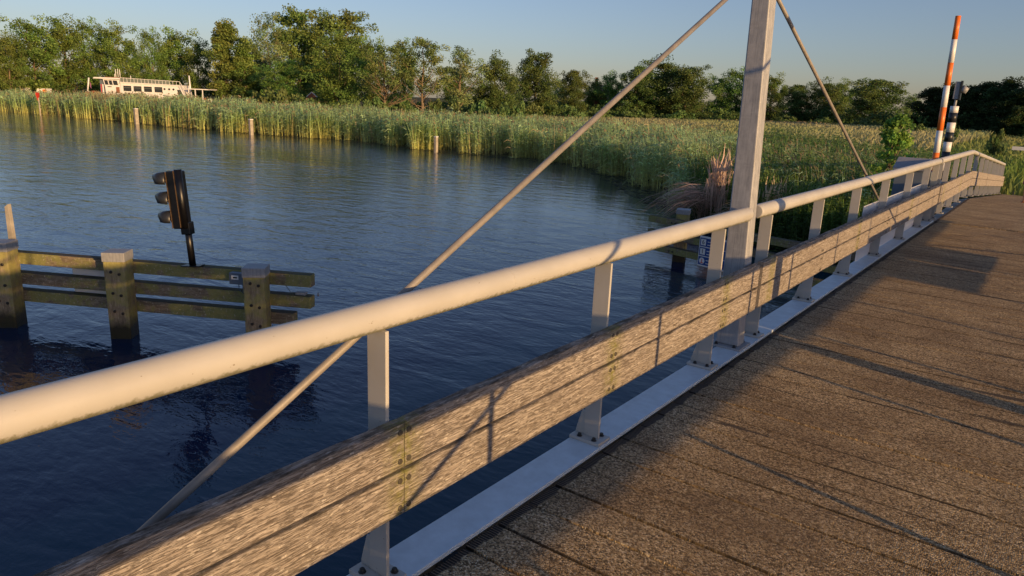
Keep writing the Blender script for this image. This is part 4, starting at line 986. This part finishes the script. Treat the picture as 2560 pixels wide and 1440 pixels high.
TREES = [
(-119.7,39.6,8.8,6.1,'round','broad round tree half cut off by the left edge of the picture'),
(-115.4,39.9,8.9,4.3,'round','round tree next to the left edge, lower than its right neighbour'),
(-118.2,44.0,11.7,7.3,'round','big round-crowned tree with a leaning pale trunk, tallest at the far left'),
(-120.5,49.1,12.5,7.1,'round','full round tree just right of the big one with the leaning trunk'),
(-117.3,51.7,11.7,4.8,'round',"round tree with a bare pale trunk rising beside the ship's flagstaff"),
(-113.2,53.5,11.7,6.2,'round',"tall dark round tree above the ship's wheelhouse"),
(-132.7,65.9,9.1,4.3,'round',"low far-off tree in the sky gap above the ship's saloon windows"),
(-117.4,60.9,11.3,4.2,'round','slim dark tree just right of the sky gap behind the ship'),
(-119.3,65.9,12.2,6.9,'round',"dark double-crowned tree above the ship's portholes"),
(-112.4,65.8,10.8,4.5,'round',"dark green tree above the ship's mast, touching the pointed tree"),
(-103.5,65.1,13.8,5.1,'cone','pointed poplar-like tree, the sharpest tip left of the tallest group'),
(-100.4,66.3,11.0,5.1,'cone','shorter pointed yellow-green tree right of the sharpest-tipped one'),
(-100.0,70.5,14.4,5.9,'airy','wispy grey-green tree at the left shoulder of the tallest group'),
(-102.2,77.7,16.5,7.7,'tall','very tall tree with pale limbs in the middle of the tallest group'),
(-95.2,80.1,16.3,9.0,'tall','very tall broad tree at the right side of the tallest group'),
(-89.1,65.1,7.7,5.9,'round','dark conical-looking tree in shade below the wispy grey-green one'),
(-78.1,66.3,10.5,6.9,'round','front tree with a pale trunk base, below the right side of the tallest group'),
(-85.9,78.7,11.5,4.9,'round','tree stepping down from the right side of the tallest group'),
(-69.8,66.7,9.5,5.6,'half','tree with fan of bare pale branches low on its right side'),
(-83.9,83.8,11.1,4.4,'round','dark slim tree between the bare-branched one and the open airy one'),
(-67.8,71.6,11.2,5.4,'half','open airy tree with forked bare lower trunk, standing alone against the sky'),
(-66.9,77.9,10.0,6.8,'airy','wide see-through tree with rounded crown, right of the forked airy one'),
(-65.6,84.2,9.3,5.5,'dense','dense dark round tree right of the wide see-through one'),
(-69.0,99.2,11.2,6.4,'dense','dense narrow-topped tree, tallest between the see-through tree and the brick house'),
(-68.2,109.4,9.2,4.7,'dense','small dense pointed tree just right of the brick house'),
(-70.4,119.8,7.3,4.8,'round','low rounded tree between the brick house and the white house'),
(-65.7,118.0,8.8,5.0,'round','dark tree with a small raised tip beside the white house'),
(-59.7,116.7,10.4,6.6,'dense','left shoulder tree of the large dark dome behind the leaning rod'),
(-57.3,121.3,11.3,9.8,'dense','central and largest tree of the large dark dome'),
(-51.5,118.5,10.3,7.0,'dense','right shoulder tree of the large dark dome'),
(-54.0,139.1,9.6,5.4,'round','pale round tree between the dark dome and the mast'),
(-50.8,140.4,10.4,6.9,'round','round tree partly hidden behind the left side of the mast'),
(-43.4,137.7,9.8,5.8,'round','round tree just right of the mast'),
(-40.3,143.9,8.7,6.4,'dense','low dark tree right of the mast, with flat rounded top'),
(-35.9,145.1,9.1,6.6,'dense','dark tree crossed by the right stay rod'),
(-36.3,160.5,9.9,5.3,'round','greyish far tree showing just above its neighbours, right of the right rod'),
(-25.8,137.2,9.6,9.1,'dense','large dark rounded tree, highest between the right rod and the barrier'),
(-24.0,162.9,7.2,3.4,'round','small far tree in the low gap left of the striped barrier'),
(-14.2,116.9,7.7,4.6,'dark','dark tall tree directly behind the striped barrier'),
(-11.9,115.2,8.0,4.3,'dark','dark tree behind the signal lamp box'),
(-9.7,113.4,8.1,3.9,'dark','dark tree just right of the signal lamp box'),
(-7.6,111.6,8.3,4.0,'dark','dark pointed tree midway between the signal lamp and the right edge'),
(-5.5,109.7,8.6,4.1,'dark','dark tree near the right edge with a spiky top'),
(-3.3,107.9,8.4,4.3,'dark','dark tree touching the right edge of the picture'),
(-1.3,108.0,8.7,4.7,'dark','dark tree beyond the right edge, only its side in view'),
(-82.9,111.3,7.8,5.2,'round','small dark tree between the two dense trees behind the brown meadow edge'),
(-84.6,128.6,7.4,5.0,'round','low tree behind the brick house roof'),
(-97.9,111.9,8.8,7.2,'round','dim tree behind the wide see-through tree'),
(-112.8,88.6,10.5,7.4,'dense','dark backing tree behind the tallest group'),
(-122.7,83.4,10.2,6.0,'dense','dark backing tree between the pointed trees and the tallest group')
]
for i, (x, y, zt, w_, kd, lb_) in enumerate(TREES): tree(i, x, y, zt, w_, kd, lb_)

# --- bushes: low leafy domes with several stems
BP = []
for sd_ in range(4):
    rr = random.Random(90+sd_); cen = []; rad = []; tr = MB()
    for b in range(26):
        a = rr.uniform(0, 6.28); q = rr.random()**.6; z = rr.uniform(.25, 1.0)*math.sqrt(max(.05, 1-(q*.9)**2)); p = Vector((q*.9*math.cos(a), q*.9*math.sin(a), z*.9)); cen.append(tuple(p)); rad.append(rr.uniform(.16, .3))
        if b % 3 == 0: tr.tube([(p.x*.1, p.y*.1, -.05), (p.x*.6, p.y*.6, p.z*.6), tuple(p)], [.02, .012, .004], 4)
    cat = Cat(); leaf_cloud(cat, cen, rad, 80, .10, (.09, .105, .035), .3, 60+sd_)
    a_ = tr.build('stems', MAT['bark']); b_ = cat.make('foliage', MAT['leaf']); BP.append((a_.data, b_.data)); bpy.data.objects.remove(a_); bpy.data.objects.remove(b_)
def bush(i, x, y, zt, w, label, group='bushes at the foot of the trees'):
    zb = float(gz(x, y))-.1; o = empty('bush', (x, y, zb), random.uniform(0, 6.28))
    for nm, dat in zip(('stems', 'foliage'), BP[i % 4]):
        c = bpy.data.objects.new(nm, dat); C.objects.link(c); c.parent = o; c.scale = (w/1.9, w/1.9, (zt-zb)/1.12)
    return tag(o, label, 'bush', group)
BUSHES = [
(-76.6,55.2,4.4,5.4,'rounded willow bush, bright green, below the dark conical tree'),
(-81.2,55.4,3.5,4.1,'small bush at the right end of the ship behind the reeds'),
(-73.1,56.6,3.3,4.9,'low green bush below the left side of the tallest group'),
(-55.5,61.2,3.4,3.1,'pale grassy bush at the reed edge left of the see-through tree'),
(-53.2,63.3,3.4,3.2,'pale grassy bush below the see-through tree'),
(-50.4,63.1,3.7,3.1,'tallest of the pale bushes in front of the dense dark round tree'),
(-47.2,63.1,3.4,4.3,'wide pale bush in front of the narrow-topped tree'),
(-45.9,64.1,3.5,2.6,'small pale bush at the start of the straw meadow'),
(-68.3,59.4,3.3,4.8,'low dark bush below the front tree with the pale trunk base'),
(-69.1,64.5,3.5,4.1,'bush at the foot of the tree stepping down from the tallest group'),
(-69.5,69.9,3.5,4.2,'bush at the foot of the fan of bare branches'),
(-58.0,92.2,3.1,5.3,'bush below the brick house'),
(-59.2,103.2,3.3,5.8,'bush below the white house'),
(-57.0,111.3,3.1,6.7,'long low bush below the left shoulder of the dark dome'),
(-50.5,114.5,3.2,6.6,'long low bush below the right shoulder of the dark dome'),
(-49.8,130.0,3.6,5.8,'low bush left of the mast at the meadow edge'),
(-63.6,90.8,3.9,4.2,'bush below the narrow-topped tree'),
(-87.0,55.7,2.9,4.2,"bush between the ship's awning and the pointed trees"),
(-6.9,79.5,3.4,1.1,'tiny round bush in the meadow just right of the banded post'),
(-2.0,59.9,3.0,1.6,'round green bush alone in the meadow near the right edge'),
(-13.2,98.8,3.1,2.8,'small bush in the gap left of the barrier'),
(-22.8,117.4,3.3,4.7,'bush at the foot of the highest tree right of the rod'),
(-31.9,130.7,3.0,5.4,'bush crossed by the right stay rod'),
(-37.3,129.1,3.0,5.5,'bush at the meadow edge just right of the mast')
]
for i, (x, y, zt, w_, lb_) in enumerate(BUSHES): bush(i, x, y, zt, w_, lb_)
# dark undergrowth along the tree line
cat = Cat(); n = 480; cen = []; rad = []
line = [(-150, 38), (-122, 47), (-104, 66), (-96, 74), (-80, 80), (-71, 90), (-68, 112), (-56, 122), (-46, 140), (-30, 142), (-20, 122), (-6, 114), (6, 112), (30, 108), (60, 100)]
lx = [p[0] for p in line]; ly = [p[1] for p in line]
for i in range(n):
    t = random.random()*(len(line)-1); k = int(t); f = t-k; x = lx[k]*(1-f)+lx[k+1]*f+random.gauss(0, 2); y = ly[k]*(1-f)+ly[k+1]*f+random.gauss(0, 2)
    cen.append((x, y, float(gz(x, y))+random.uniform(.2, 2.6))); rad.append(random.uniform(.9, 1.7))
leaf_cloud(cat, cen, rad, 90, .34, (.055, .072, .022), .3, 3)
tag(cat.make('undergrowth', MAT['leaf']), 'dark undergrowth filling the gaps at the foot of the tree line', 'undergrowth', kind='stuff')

# --- young bright tree near the barrier
rr = random.Random(3); tr = MB(); cen = []; rad = []
for b in range(90):
    a = rr.uniform(0, 6.28); z = .25+2.85*rr.random()**1.4; q = (1.45-.42*z)*rr.uniform(.2, 1); q = max(.05, q); cen.append((q*math.cos(a), q*math.sin(a), z)); rad.append(rr.uniform(.14, .26))
    if b % 2 == 0: tr.tube([(0, 0, z*.45), (q*.5*math.cos(a), q*.5*math.sin(a), z*.8), cen[-1]], [.02, .012, .004], 4)
tr.tube([(0, 0, -.3), (.05, 0, 1.2), (0, .04, 3.1)], [.05, .035, .01], 6)
cat = Cat(); leaf_cloud(cat, cen, rad, 75, .085, (.13, .15, .03), .3, 8)
yt = empty('young_tree', (-2.05, 23.5, .35)); tag(yt, 'young bright green tree growing on the bank just left of the striped barrier', 'tree')
tr.build('stem', MAT['bark'], yt); cat.make('crown', MAT['leaf'], yt)
